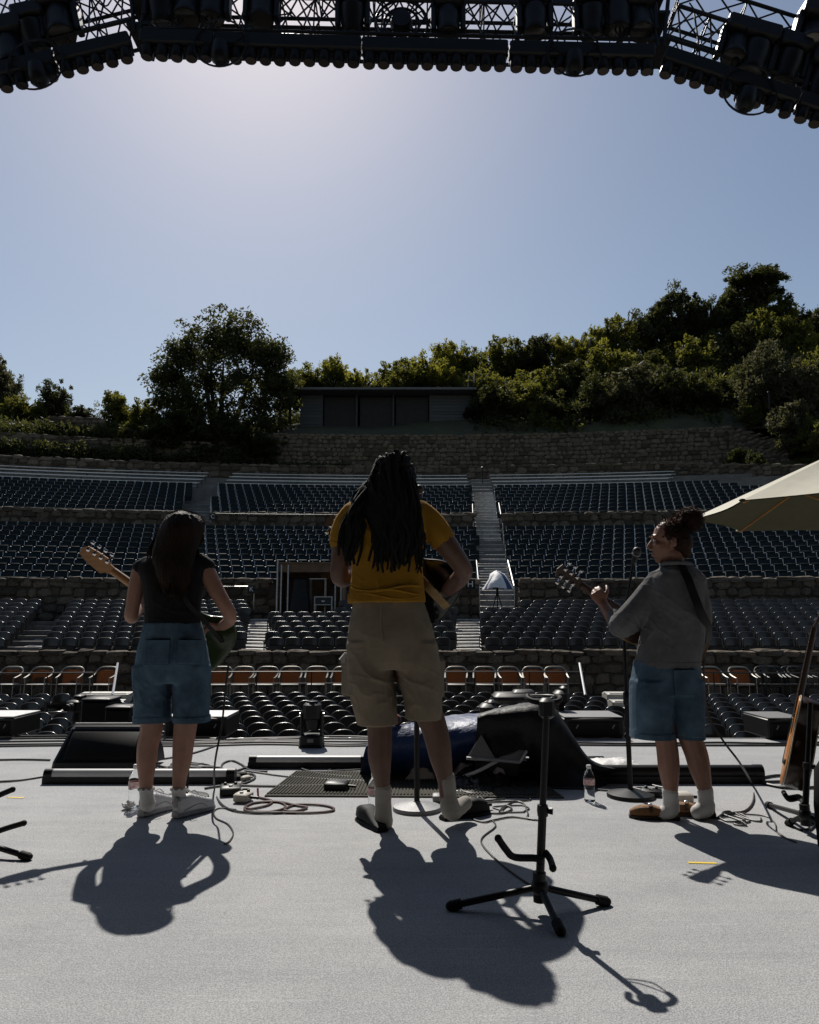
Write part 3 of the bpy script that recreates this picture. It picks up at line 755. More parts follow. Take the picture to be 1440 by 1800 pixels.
p = W(560, 1018, 31.0); root = thing('folding_table', 'small pale table behind the cart in the mixing booth', 'table', (p.x, p.y, 1.0))
s = MB(); s.box((p.x, p.y, p.z), (.7, .5, .035)); s.build('tabletop', TUBEW, root, smooth=False)
for sx in (-.3, .3):
    for sy in (-.2, .2):
        s = MB(); s.tube([V((p.x + sx, p.y + sy, 1.0)), V((p.x + sx, p.y + sy, p.z))], .02, 5); s.build('leg', GALV, root)

# covered spotlight on the aisle
p = W(874, 1022, 30.4); root = thing('covered_spotlight', 'spotlight on a tripod under a white and blue tarp on the aisle stairs', 'spotlight', (p.x, p.y, 1.2))
s = MB(); prof = [(.0, .42), (.14, .40), (.30, .28), (.45, .06), (.58, -.14), (.66, -.30)]; rr = []
for j in range(16):
    pass
s.lathe([(r + .001, z) for r, z in prof[::-1]], p, None, 18, 0, False)
o = s.build('tarp', [WHITEP, TARP, STRAP], root); wrinkle(o, .22, (2.6, 2.6, 1.5), 4)
for q in o.data.polygons:
    c = q.center; a = atan2(c.y, c.x); q.material_index = 1 if .25 < (a + pi) % 2.0 < .85 else (2 if 1.55 < (a + pi) % 3.2 < 1.95 and c.z < 1 else 0)
s = MB(); s.tube([V((p.x, p.y, p.z)), V((p.x, p.y, p.z - .45))], .05, 8); s.ell(p, (.12, .2, .12)); s.build('lamp_body', BLKM, root)
for a in (.4, 2.5, 4.6):
    s = MB(); s.tube([V((p.x, p.y, p.z - .4)), V((p.x + .35 * cos(a), p.y + .35 * sin(a), 1.25))], .022, 6); s.build('leg', BLKM, root)

# dark film camera in the audience at the left and clutter among the seats
p = W(136, 1240, 10.2); root = thing('camera_rig', 'black film camera rig standing in the audience left of the bassist', 'camera', (p.x, p.y, -1.75))
s = MB(); s.bbox(p, (.16, .34, .15), .02); s.bbox(p + V((.02, .02, .11)), (.10, .2, .05), .012); s.build('body', BLKM, root)
s = MB(); s.lathe([(.05, 0), (.055, .1), (.045, .11), (.045, .16)], p + V((0, -.17, 0)), Matrix.Rotation(rad(90), 3, 'X'), 12); s.build('lens', BLKM, root)
s = MB(); s.bbox(p + V((.20, .1, .03)), (.16, .02, .10), .008); s.tube([p + V((.06, .1, .02)), p + V((.2, .1, .02))], .01, 5); s.build('monitor', BLKM, root)
s = MB(); s.tube([p + V((0, .1, -.08)), p + V((.12, .45, -.2))], .012, 6); s.build('pan_bar', BLKM, root)
s = MB(); s.lathe([(.05, -.22), (.07, -.18), (.06, -.10), (.09, -.08)], p, None, 12); s.build('fluid_head', BLKM, root)
for a in (.5, 2.6, 4.7):
    s = MB(); s.tube([p + V((0, 0, -.2)), V((p.x + .5 * cos(a), p.y + .5 * sin(a), -1.75))], .022, 6); s.build('leg', BLKM, root)
for lab, px, py, Y, wd, hh, dd in (('black flight case among the seats left of the bassist', 178, 1250, 9.6, .34, .26, .4), ('black box on legs under the patio step at the left', 214, 1262, 9.4, .3, .22, .3)):
    p = W(px, py, Y); root = thing('flight_case', lab, 'case', (p.x, Y, -1.75), 'black cases in the audience')
    s = MB(); s.bbox(p, (wd, dd, hh), .015); s.build('case_body', BLKM, root)
    s = MB(); s.bbox(p + V((0, 0, hh / 2 + .02)), (wd * 1.02, dd * 1.02, .04), .012); s.build('lid', BLKM, root)
    for sx in (-1, 1):
        s = MB(); s.box((p.x + sx * wd * .42, Y, (p.z - hh / 2 - 1.75) / 2), (.03, dd * .9, p.z - hh / 2 + 1.75)); s.build('stand_leg', BLKM, root)

# ------------------------------------------------------------------ building above the tall wall
Y = 65.5; xl, xr = W(530, 700, Y).x, W(828, 700, Y).x; zt = W(680, 690, Y).z; zb = 16.3; D = 6
root = thing('flat_roofed_building', 'low grey building with a dark opening and flat roof above the stone wall', 'building', ((xl + xr) / 2, Y, zb))
xa, xb = W(567, 700, Y).x, W(756, 700, Y).x
def boards(x0, x1, z0, z1, y, nm='board'):
    n = max(1, round((z1 - z0) / .30)); h = (z1 - z0) / n
    for k in range(n):
        s = MB(); s.box(((x0 + x1) / 2, y + (.012 if k % 2 else 0), z0 + h * (k + .5)), (x1 - x0, .09, h * .93)); s.build(nm, BOARD, root, smooth=False)
boards(xl, xa, zb, zt - .25, Y); boards(xb, xr, zb, zt - .25, Y); boards(xa, xb, zb, zb + .65, Y)
s = MB(); s.box(((xl + xr) / 2, Y + D, (zb + zt) / 2), (xr - xl, .2, zt - zb)); s.build('back_wall', STAGEB, root, smooth=False)
for x in (xl, xr):
    s = MB(); s.box((x, Y + D / 2, (zb + zt) / 2 - .1), (.16, D, zt - zb - .2)); s.build('side_wall', BOARD, root, smooth=False)
s = MB(); s.box(((xl + xr) / 2, Y + D / 2 - .5, zt - .05), (xr - xl + .8, D + 1.8, .2)); s.build('roof', ROOFM, root, smooth=False)
for f_ in (.0, .32, .66, 1.0):
    x = xa + (xb - xa) * f_; s = MB(); s.box((x, Y + .02, (zb + zt) / 2), (.14, .14, zt - zb - .3)); s.build('post', DARKM, root, smooth=False)
for f_ in (0, 1, 2):
    x0 = xa + (xb - xa) * f_ / 3; s = MB(); s.box((x0 + (xb - xa) / 6, Y + .3, (zb + zt) / 2 + .35), ((xb - xa) / 3 - .3, .05, zt - zb - 1.4)); s.build('window_pane', STAGEB, root, smooth=False)
s = MB(); s.box(((xa + xb) / 2, Y - .08, zb + 2.0), (xb - xa, .06, .08)); s.build('counter_rail', DARKM, root, smooth=False)
# white ledge and rail on the left skyline
p = W(22, 773, 58); s = MB(); s.bbox(p, (2.2, 1.2, .12), .03); tag(s.build('pale_slab', WHITEP), 'pale sunlit slab at the upper left edge', 'slab')
for lab, a, b in (('dark handrail below the small stone wall at the upper left', W(40, 782, 57.5), W(178, 772, 57.5)),):
    rail(lab, [a, a.lerp(b, .5), b], .035, post_h=1.3, mat=BLKM)

# ------------------------------------------------------------------ trees and bushes
def crown_mesh(nm, seed, nclump, per, leaf, lobes, mat, flat=.55):
    g = np.random.default_rng(seed); C = []
    L = [(np.array(l[:3]), l[3]) for l in lobes]
    for i in range(nclump):
        c, r = L[g.integers(len(L))]; d = g.normal(size=3); d /= np.linalg.norm(d)
        if d[2] < -.35: d[2] *= .4
        C.append(c + d * r * (g.uniform(.5, 1.0) if g.random() < .8 else g.uniform(1., 1.28)))
    C = np.array(C); cr_ = g.uniform(.07, .17, nclump)
    n = nclump * per; idx = np.repeat(np.arange(nclump), per)
    d = g.normal(size=(n, 3)); d /= np.linalg.norm(d, axis=1)[:, None]
    pos = C[idx] + d * (cr_[idx] * g.uniform(.2, 1.15, n) ** .7)[:, None]
    u = g.normal(size=(n, 3)); u[:, 2] += .25; u /= np.linalg.norm(u, axis=1)[:, None]
    v = np.cross(u, g.normal(size=(n, 3))); v /= np.linalg.norm(v, axis=1)[:, None]
    l = leaf * g.uniform(.6, 1.5, n)[:, None]
    q = np.stack([pos - u * l, pos + v * l * .42, pos + u * l, pos - v * l * .42], 1).reshape(-1, 3)
    me = bpy.data.meshes.new(nm); me.vertices.add(4 * n); me.vertices.foreach_set('co', q.ravel())
    me.loops.add(4 * n); me.loops.foreach_set('vertex_index', np.arange(4 * n, dtype=np.int32))
    me.polygons.add(n); me.polygons.foreach_set('loop_start', np.arange(0, 4 * n, 4, dtype=np.int32))
    me.update(calc_edges=True); me.materials.append(mat); return me
LOW = [(.35, .2, -.55, .42), (-.35, -.15, -.55, .42), (0, -.3, -.6, .4)]
LB = [[(0, 0, .1, .62), (.45, .1, .0, .42), (-.42, -.1, -.05, .45), (.05, .4, .15, .45), (-.1, -.35, .3, .4)],
      [(0, 0, 0, .6), (.4, -.2, .25, .4), (-.45, .1, .2, .4), (.1, .1, .5, .38), (-.2, -.3, -.2, .4)],
      [(0, 0, -.05, .7), (.5, .2, -.15, .4), (-.5, 0, -.2, .4), (0, -.4, -.1, .45)],
      [(.1, 0, .3, .5), (-.35, .1, .1, .42), (.4, 0, -.15, .42), (-.1, -.2, -.3, .45)]]
LB = [l + LOW for l in LB]
CROWN = {}
for key, mt in (('dark', LEAFD), ('mid', LEAFM), ('bright', LEAFY), ('grey', LEAFG)):
    CROWN[key] = [crown_mesh('crown', 10 * i + len(key), 300, 44, .046, LB[i], mt) for i in range(4)]
TRUNK = []
for i in range(3):
    r = random.Random(i + 3); s = MB()
    s.tube([V((0, 0, -1.6)), V((r.uniform(-.05, .05), 0, -.8)), V((r.uniform(-.1, .1), .05, -.1)), V((r.uniform(-.1, .1), 0, .4))], [.10, .08, .06, .02], 7, k=2)
    for k in range(6):
        a = k * 1.05 + r.uniform(-.3, .3); s.tube([V((0, 0, -.75 + k * .1)), V((.3 * cos(a), .3 * sin(a), -.3 + k * .1)), V((.65 * cos(a), .65 * sin(a), .05 + r.uniform(-.1, .35)))], [.045, .03, .008], 5, k=2)
    o = s.build('trunk', BARK, loc=(0, 0, 0)); TRUNK.append(o.data); bpy.data.objects.remove(o)
def tree(label, x, y, zbase, rx, rzz, kind, var, name='hillside_tree', cat='tree', group=None, lift=.75, rot=0.):
    root = thing(name, label, cat, (x, y, zbase), group)
    for nm, me in (('crown', CROWN[kind][var % 4]), ('trunk', TRUNK[var % 3])):
        o = bpy.data.objects.new(nm, me); COL.objects.link(o); o.parent = root
        o.location = (0, 0, rzz * (lift + .45)); o.scale = (rx, rx, rzz * (1.0 if nm == 'crown' else (lift + .6) / 1.6 * 1.05)); o.rotation_euler = (0, 0, rot if nm == 'crown' else rot * .5)
    return root
# the big oak left of the building: its own dense crown
lob = [(0, 0, 0, .55), (-.45, 0, -.1, .42), (.42, 0, -.05, .42), (-.25, .1, .42, .38), (.28, -.1, .40, .36), (.02, 0, .55, .35), (-.6, 0, -.35, .3), (.62, 0, -.4, .3), (0, -.3, -.4, .5), (.62, .0, .25, .22), (-.55, 0, .28, .25), (-.4, -.2, -.7, .34), (.4, -.2, -.7, .34), (0, -.3, -.8, .36), (.72, 0, -.1, .2), (-.70, 0, .0, .2)]
CROWN['oak'] = [crown_mesh('oak_crown', 77, 680, 52, .025, lob, LEAFD)] * 4
pt = W(392, 655, 62.5); t = thing('oak_tree', 'big spreading dark oak standing left of the flat roofed building', 'tree', (pt.x, 62.5, 15.2))
o = bpy.data.objects.new('crown', CROWN['oak'][0]); COL.objects.link(o); o.parent = t; o.location = (0, 0, pt.z - 15.2 - .2); o.scale = (6.7, 5.4, 6.0)
s = MB(); b = V((pt.x, 62.5, 15.0))
for k, (a, sp) in enumerate(((0, .0), (2.3, 1.2), (4.1, 1.6), (.8, 2.0), (3.2, 2.3))):
    s.tube([b + V((.25 * cos(a), .2 * sin(a), -.3)), b + V((sp * .5 * cos(a), sp * .3 * sin(a), 2.2)), b + V((sp * cos(a) * 1.2, sp * sin(a) * .6, 5.5)), b + V((sp * cos(a) * 1.7, sp * sin(a), 8.5))], [.38, .28, .17, .06], 8, k=3)
s.build('trunk', BARK, t)
ROWN = {'front': 'front row on the wall', 'mid': 'middle row of the hillside', 'up': 'upper row of the hillside', 'ridge': 'ridge line'}
def spot(px, pyt, pyb, Y, hw, kind, row, dy=0, name='hillside_tree'):
    """a crown whose top shows at pyt, bottom at pyb, half-width hw px"""
    a, b = W(px, pyt, Y), W(px, pyb, Y); rzz = (a.z - b.z) / 2; c = (a.z + b.z) / 2
    rx = hw * Y / FPX; return dict(x=a.x, y=Y, c=c, rzz=rzz, rx=rx, kind=kind, row=row, px=px)
TR = []
for px, t_, b_, Y, hw, kd in ((548, 640, 720, 71, 42, 'mid'), (590, 626, 720, 73, 40, 'bright'), (640, 632, 725, 72, 42, 'bright'), (690, 626, 715, 74, 44, 'mid'), (735, 620, 715, 73, 38, 'bright'), (785, 600, 700, 75, 44, 'bright'), (830, 592, 700, 76, 42, 'mid'), (880, 582, 690, 77, 52, 'mid'), (935, 585, 690, 77, 48, 'dark'), (985, 590, 680, 76, 44, 'bright'), (1035, 572, 680, 77, 48, 'bright'), (1080, 545, 660, 78, 52, 'mid'), (1135, 530, 650, 79, 46, 'dark'), (1190, 508, 620, 79, 54, 'dark'), (1245, 500, 620, 79, 44, 'dark'), (1300, 495, 620, 78, 60, 'dark'), (1372, 525, 640, 76, 58, 'mid'), (1432, 520, 640, 76, 52, 'dark'), (1480, 530, 660, 75, 50, 'mid')):
    TR.append(spot(px, t_, b_, Y, hw, kd, 'ridge'))
TR.append(spot(1322, 462, 535, 78, 58, 'dark', 'ridge'))
for px, t_, b_, Y, hw, kd in ((860, 640, 740, 70, 50, 'mid'), (935, 648, 745, 69, 55, 'mid'), (1000, 640, 745, 69, 50, 'dark'), (1065, 622, 730, 70, 55, 'mid'), (1140, 612, 720, 71, 58, 'dark'), (1215, 590, 710, 72, 60, 'mid'), (1285, 570, 700, 72, 58, 'dark'), (1350, 560, 690, 71, 60, 'mid'), (1425, 570, 690, 70, 60, 'bright'), (780, 640, 735, 71, 45, 'bright'), (720, 640, 725, 71, 45, 'mid')):
    TR.append(spot(px, t_, b_, Y, hw, kd, 'up'))
for px, t_, b_, Y, hw, kd in ((868, 680, 765, 65, 48, 'dark'), (930, 676, 765, 64.5, 48, 'mid'), (992, 680, 765, 64, 46, 'dark'), (1045, 665, 762, 64, 50, 'dark'), (1105, 648, 762, 63.5, 62, 'grey'), (1175, 660, 760, 63.5, 52, 'dark'), (1235, 640, 760, 63.5, 55, 'dark'), (1290, 650, 750, 62.5, 48, 'dark')):
    TR.append(spot(px, t_, b_, Y, hw, kd, 'front'))
for px, t_, b_, Y, hw, kd in ((1340, 600, 730, 59, 58, 'grey'), (1410, 640, 760, 57, 55, 'grey'), (1330, 690, 760, 59, 40, 'mid'), (1385, 700, 800, 55, 48, 'grey'), (1440, 720, 830, 53, 50, 'mid'), (1440, 600, 720, 58, 50, 'mid')):
    TR.append(spot(px, t_, b_, Y, hw, kd, 'side'))
for px, t_, b_, Y, hw, kd in ((2, 632, 748, 66, 46, 'grey'), (48, 680, 762, 64, 38, 'mid'), (98, 668, 752, 66, 44, 'dark'), (145, 712, 765, 64, 34, 'dark'), (205, 688, 770, 63, 42, 'mid'), (255, 692, 775, 62, 40, 'mid'), (512, 640, 725, 66, 28, 'mid'), (300, 720, 800, 60.5, 55, 'dark'), (400, 735, 805, 60.4, 60, 'dark'), (470, 745, 810, 60.3, 40, 'dark'), (230, 745, 805, 60.3, 40, 'dark'), (-25, 640, 745, 66, 40, 'grey'), (1296, 785, 835, 54.5, 26, 'dark'), (1325, 795, 845, 53, 30, 'dark')):
    TR.append(spot(px, t_, b_, Y, hw, kd, 'left' if px < 600 else 'side'))
KN = {'dark': 'dark green', 'mid': 'olive green', 'bright': 'yellow-green', 'grey': 'grey-green'}
rowlab = {'ridge': '{k} tree on the ridge against the sky, {o} from the left', 'up': '{k} tree on the upper hillside, {o} from the left there', 'front': '{k} tree just above the tall stone wall, {o} from the left there', 'side': '{k} bushy tree on the right slope, {o} from the left there', 'left': '{k} bushy tree at the left of the skyline, {o} from the left there'}
NUM = ['first', 'second', 'third', 'fourth', 'fifth', 'sixth', 'seventh', 'eighth', 'ninth', 'tenth', 'eleventh', 'twelfth', 'thirteenth', 'fourteenth', 'fifteenth', 'sixteenth', 'seventeenth', 'eighteenth', 'nineteenth', 'twentieth', 'twenty-first']
for row in rowlab:
    L_ = sorted([t for t in TR if t['row'] == row], key=lambda t: t['px'])
    for k, t in enumerate(L_):
        zb = t['c'] - t['rzz'] * 1.2 * 1.0
        g_ = 1.28 if row in ('front', 'up') else 1.14
        tree(rowlab[row].format(k=KN[t['kind']], o=NUM[k]), t['x'], t['y'], zb, t['rx'] * g_, t['rzz'] * (1.2 if g_ > 1.2 else 1.12), t['kind'], k, group='trees and bushes around the terraces', lift=.62, rot=k * 1.7)
# ground cover: one mass of scrub over the hillside and the ledge
def scrub(name, label, spots, mat, size, per=46, leaf=.16):
    g = np.random.default_rng(8); n = len(spots) * per; c = np.repeat(np.array([tuple(p) for p in spots]), per, 0)
    d = g.normal(size=(n, 3)); d /= np.linalg.norm(d, axis=1)[:, None]; pos = c + d * (size * g.uniform(.15, 1, n) ** .6)[:, None] * np.array([1, 1, .8])
    u = g.normal(size=(n, 3)); u[:, 2] += .4; u /= np.linalg.norm(u, axis=1)[:, None]; v = np.cross(u, g.normal(size=(n, 3))); v /= np.linalg.norm(v, axis=1)[:, None]
    l = leaf * g.uniform(.6, 1.5, n)[:, None]; q = np.stack([pos - u * l, pos + v * l * .42, pos + u * l, pos - v * l * .42], 1).reshape(-1, 3)
    me = bpy.data.meshes.new(name); me.from_pydata(q.tolist(), [], np.arange(4 * n).reshape(-1, 4).tolist()); me.materials.append(mat)
    o = bpy.data.objects.new(name, me); COL.objects.link(o); return tag(o, label, 'undergrowth', None, 'stuff')
rr = random.Random(5); A, B, Cc, Gy = [], [], [], []
for i in range(1500):
    x = rr.uniform(-12, 52); y0 = arc(61.3, x)[0].y; y = rr.uniform(y0 + .5, 80); ok = y > 73 or not -10.5 < x < 6.2
    if ok: (A if rr.random() < .6 else (B if rr.random() < .55 else Gy)).append(V((x, y, hill_z(x, y) + rr.uniform(.1, 1.3 if y > 64 else .7))))
for i in range(420):
    x = rr.uniform(-40, -11); y0 = arc(61.3, x)[0].y; y = y0 + rr.uniform(.3, 5); A.append(V((x, y, hill_z(x, y) + rr.uniform(.0, .7))))
for i in range(260):
    x = rr.uniform(-34, -5); y0 = arc(60.6, x)[0].y; A.append(V((x, y0 - rr.uniform(0, .8), 13.2 + rr.uniform(0, 1.4 if x < -11 else .2))))
for i in range(420):
    t_ = rr.random(); x = 28.5 + 12 * rr.random() + (1 - t_) * 2; y = 49 + 9 * t_ + rr.uniform(-1, 1); Cc.append(V((x, y, 11.6 + 4.2 * t_ + (x - 24) * .16 + rr.uniform(-.4, .5))))
scrub('undergrowth', 'dark scrub covering the hillside between the trees', A, LEAFD, .95)
scrub('undergrowth', 'olive green scrub covering the hillside between the trees', B, LEAFM, .95)
scrub('undergrowth', 'grey green scrub covering the hillside between the trees', Gy, LEAFG, .95)
scrub('undergrowth', 'low shrubs on the slope beside the top seats at the right', Cc, LEAFD, .55, 40, .11)
# pale plumes / yucca stalks on the hill
pl = None
for k, (px, py, Y) in enumerate(((822, 660, 68), (832, 656, 68), (845, 660, 68.3), (856, 655, 69), (872, 664, 69), (888, 668, 69), (900, 672, 69), (1008, 592, 74), (1022, 586, 74.5), (1036, 590, 75), (888, 690, 66.5), (1206, 655, 67))):
    p = W(px, py + 14, Y); root = thing('plume_plant', f'pale feathery plume plant, {NUM[k]} from the left among the hillside bushes' if k < 7 else f'pale plume plant high on the hillside, number {NUM[k - 7]} there', 'plant', p, 'pale plume plants on the hillside')
    s = MB()
    for j in range(7):
        a = j * .9 + k; s.add([p + V((-.05, 0, -.6)), p + V((.05, 0, -.6)), p + V((.5 * cos(a), .5 * sin(a), .1 + .3 * (j % 2)))], [(0, 1, 2)])
    s.build('leaf_blades', LEAFG, root, smooth=False)
    s = MB(); s.tube([p + V((0, 0, -.6)), p + V((.05, 0, .1)), p + V((.12, 0, .8))], [.05, .10, .02], 6, k=3); s.build('plume', PLUME, root)
# ------------------------------------------------------------------ lighting truss over the stage edge
YT = 9.2
def truss(label, a, b, up, size=.52, bays=8):
    """box truss from a to b (bottom front chord line), up: unit vector"""
    a, b = V(a), V(b); ax = (b - a).normalized(); up = (up - ax * up.dot(ax)).normalized(); dp = V((0, 1, 0))
    root = thing('lighting_truss', label, 'truss', a, 'dark lighting trusses over the stage edge')
    C = [V((0, 0, 0)), up * size, dp * size, dp * size + up * size]
    for c in C:
        s = MB(); s.tube([a + c, b + c], .027, 7); s.build('chord', BLKM, root)
    L = (b - a).length
    for k in range(bays):
        p0, p1 = a + ax * L * k / bays, a + ax * L * (k + 1) / bays; pm = (p0 + p1) / 2
        for c0, c1 in ((C[0], C[1]), (C[2], C[3]), (C[0], C[2]), (C[1], C[3])):
            s = MB(); s.tube([p0 + c0, pm + c1], .013, 5); s.tube([pm + c1, p1 + c0], .013, 5); s.build('brace', BLKM, root)
        s = MB(); s.tube([p0 + C[0], p0 + C[1], p0 + C[3], p0 + C[2], p0 + C[0]], .012, 5); s.build('end_frame', BLKM, root)
    return root, ax, up
segs = {}
for nm, lab, a, b, bays in (('L', 'left end section of the dark lighting truss, sloping down to the left', (-70, 108), (232, 34), 5),
                       ('C', 'long level middle section of the dark lighting truss', (252, 50), (1150, 70), 15),
                       ('R', 'right end section of the dark lighting truss, sloping down to the right', (1172, 66), (1520, 178), 6)):
    A, B = W(*a, YT), W(*b, YT); d = (B - A).normalized(); up = V((-d.z, 0, d.x))
    segs[nm] = (*truss(lab, A, B, up, bays=bays), A, B)
    # second, higher truss line
    truss(lab.replace('section of the', 'section of the upper'), A + up * .82 + V((0, .3, 0)), B + up * .82 + V((0, .3, 0)), up, .4, max(3, int(bays * .62)))
# connectors
for lab, i, j in (('hinge post joining the left and middle truss', 'L', 'C'), ('hinge post joining the middle and right truss', 'C', 'R')):
    p = (segs[i][4] + segs[j][3]) / 2; s = MB()
    for dx in (-.12, .12):
        for dy in (0, .52): s.tube([p + V((dx * .3, dy, -.12)), p + V((dx * 2.2, dy, 1.5))], .028, 7)
    for z in (.0, .4, .8, 1.2): s.box(p + V((0, .26, z)), (.3, .56, .04))
    tag(s.build('connector_post', BLKM), lab, 'truss joint', 'joints between truss sections')
LENS = M('dim_lamp_lens', (.03, .028, .026), .2)
LENSW = M('amber_lamp_lens', (.03, .022, .018), .4, rnd=.6)
def lamp_mesh():
    s = MB(); s.lathe([(.03, .14), (.078, .12), (.082, .02), (.082, -.05), (.074, -.062)], (0, 0, 0), None, 12); return s
def batten(label, px0, px1, py0, py1, n):
    """bar of n round lamps hung under the truss, tips on the line (px0,py0)-(px1,py1)"""
    A, B = W(px0, py0, YT - .12), W(px1, py1, YT - .12); d = (B - A).normalized(); nn = V((-d.z, 0, d.x)); L = (B - A).length
    root = thing('strip_light', label, 'stage light', A, 'bars of round lamps under the truss')
    rot = basis(d, V((0, 1, 0)), nn); c = (A + B) / 2
    s = MB(); s.bbox(c + nn * .27, (L + .0, .20, .20), .02, rot); s.bbox(c + nn * .17 + V((0, .05, 0)), (L - .02, .14, .06), .01, rot); s.build('housing', BLKM, root)
    lm = lamp_mesh(); me = bpy.data.meshes.new('lamp'); me.from_pydata([tuple(v) for v in lm.v], [], lm.f); me.materials.append(BLKM); me.materials.append(LENSW)
    for p in me.polygons: p.use_smooth = True
    me.polygons[len(me.polygons) - 1].material_index = 1; me.set_sharp_from_angle(angle=rad(40))
    for k in range(n):
        o = bpy.data.objects.new('lamp', me); COL.objects.link(o); o.parent = root
        o.location = A + d * L * (k + .5) / n + nn * (.062 + random.uniform(-.006, .006)) - OFF[root.name]
        o.rotation_euler = (rot @ Matrix.Rotation(random.uniform(-.05, .05), 3, 'X')).to_euler()
    for k in (0.15, .85):
        s = MB(); p = A + d * L * k + nn * .36; s.box(p + V((0, .03, 0)), (.05, .06, .16), rot); s.build('clamp', BLKM, root, smooth=False)
    return root
batten('bar of round lamps at the far left end of the truss', -160, 105, 199, 135, 10)
batten('short bar of round lamps just left of the left truss hinge', 107, 237, 134, 103, 5)
batten('short bar of round lamps right of the left truss hinge', 245, 375, 101, 105, 5)
batten('bar of round lamps, first long one of the middle truss', 376, 634, 106, 114, 10)
batten('bar of round lamps in the centre of the middle truss', 636, 892, 115, 121, 10)
batten('bar of round lamps at the right end of the middle truss', 895, 1150, 122, 128, 10)
batten('bar of round lamps right of the right truss hinge', 1156, 1392, 128, 206, 9)
batten('bar of round lamps cut by the right picture edge', 1394, 1620, 207, 282, 9)
def moving_head(label, px, py, sc=1., tilt=0., roll=0., hang=.0, Y=None):
    p = W(px, py, Y or YT + .05); root = thing('moving_head_light', label, 'stage light', p, 'moving head lights on the truss')
    R0 = Matrix.Rotation(roll, 3, 'Y')
    def T(v): return p + R0 @ (V(v) * sc)
    s = MB(); s.bbox(T((0, .02, .36)), (.40 * sc, .34 * sc, .20 * sc), .03, R0); s.build('base', BLKM, root)
    for sx in (-1, 1):
        s = MB(); s.bbox(T((sx * .19, 0, .12)), (.07 * sc, .16 * sc, .42 * sc), .02, R0); s.build('yoke_arm', BLKM, root)
    RT = R0 @ Matrix.Rotation(tilt, 3, 'X')
    s = MB(); s.lathe([(r * sc, z * sc) for r, z in ((.08, .20), (.14, .17), (.155, .05), (.15, -.10), (.16, -.13), (.15, -.17))], T((0, 0, .06)), RT, 16); s.build('head', BLKM, root)
    s = MB(); s.lathe([(.135 * sc, -.171 * sc), (.08 * sc, -.178 * sc)], T((0, 0, .06)), RT, 16); s.build('lens', LENS, root)
    s = MB(); s.box(T((0, .02, .50)), (.1 * sc, .1 * sc, .1 * sc), R0); s.build('clamp', BLKM, root, smooth=False)
    return root
mh = [(22, 105, 1.25, -.25, 'at the left picture edge'), (62, 72, 1.1, -.25, 'second from the left edge'), (108, 52, 1.25, -.25, 'nearest left of the open truss bay'), (285, 22, 1.15, 0, 'just right of the left hinge'), (330, 24, 1.2, 0, 'second right of the left hinge'), (372, 20, 1.15, 0, 'left of the narrow gap'), (460, 26, 1.1, 0, 'over the left hoop'), (620, 40, 1.05, 0, 'left of the round centre fixture'), (788, 48, 1.05, 0, 'right of the round centre fixture'), (940, 45, 1.1, 0, 'over the right hoop, left one'), (1040, 46, 1.1, 0, 'third from the right hinge'), (1085, 40, 1.2, 0, 'second from the right hinge'), (1125, 48, 1.05, 0, 'next to the right hinge'), (1290, 96, 1.1, .31, 'first on the right section'), (1322, 112, 1.2, .31, 'second on the right section'), (1382, 125, 1.1, .31, 'third on the right section'), (1425, 75, 1.2, .31, 'at the upper right corner'), (1440, 160, 1.15, .31, 'at the right picture edge')]
for px, py, sc, roll, where in mh: moving_head('black moving head light on the truss, ' + where, px, py, sc, random.uniform(-.5, .5), roll)
# small profile lights between
for k, (px, py) in enumerate(((500, 60), (560, 12), (665, 88), (700, 92), (730, 90), (850, 84), (870, 10), (180, 22), (1215, 70), (1240, 30))):
    pass
def hoop_light(label, px, py, rpx, roll=0.):
    p = W(px, py, YT - .25); r = rpx * .2 / 26; root = thing('ring_light', label, 'stage light', p, 'round fixtures with hoops under the truss'); R0 = Matrix.Rotation(roll, 3, 'Y')
    s = MB(); s.tube([p + R0 @ V((r * cos(t), 0, r * sin(t))) for t in np.linspace(0, 2 * pi, 33)], .014, 6); s.build('hoop', BLKM, root)
    s = MB(); s.lathe([(.05, .2), (.11, .16), (.13, 0), (.12, -.08), (.06, -.14)], p + R0 @ V((0, .04, -.14)), R0, 14); s.build('lamp_housing', BLKM, root)
    for a in (-pi / 2, .3, pi - .3):
        s = MB(); s.tube([p + R0 @ V((r * cos(a), 0, r * sin(a))), p + R0 @ V((.1 * cos(a), 0, .1 * sin(a) - .1))], .009, 5); s.build('spoke', BLKM, root)
hoop_light('hooped round light below the left end of the truss', 62, 113, 47, -.25); hoop_light('hooped round light under the middle truss, left one', 387, 75, 45)
hoop_light('hooped round light under the middle truss, right one', 1010, 92, 45); hoop_light('hooped round light below the right section of the truss', 1318, 158, 46, .31)
# the big round fixture in the middle of the truss
p = W(706, 42, YT + .1); root = thing('round_fixture', 'large round spoked fixture in the middle of the truss', 'stage light', p)
for r in (.36, .24):
    s = MB(); s.tube([p + V((r * cos(t), 0, r * sin(t))) for t in np.linspace(0, 2 * pi, 33)], .02, 6); s.build('ring', BLKM, root)
for k in range(10):
    a = k * pi / 5; s = MB(); s.tube([p + V((.1 * cos(a), 0, .1 * sin(a))), p + V((.37 * cos(a), 0, .37 * sin(a)))], .012, 5); s.build('spoke', BLKM, root)
s = MB(); s.lathe([(.02, -.12), (.13, -.1), (.16, 0), (.13, .12)], p, Matrix.Rotation(rad(90), 3, 'X'), 16); s.build('hub', BLKM, root)
for sx in (-.26, .26):
    s = MB(); s.lathe([(.03, .1), (.1, .08), (.12, -.05), (.1, -.1)], p + V((sx, 0, -.3)), None, 12); s.build('lamp', BLKM, root)
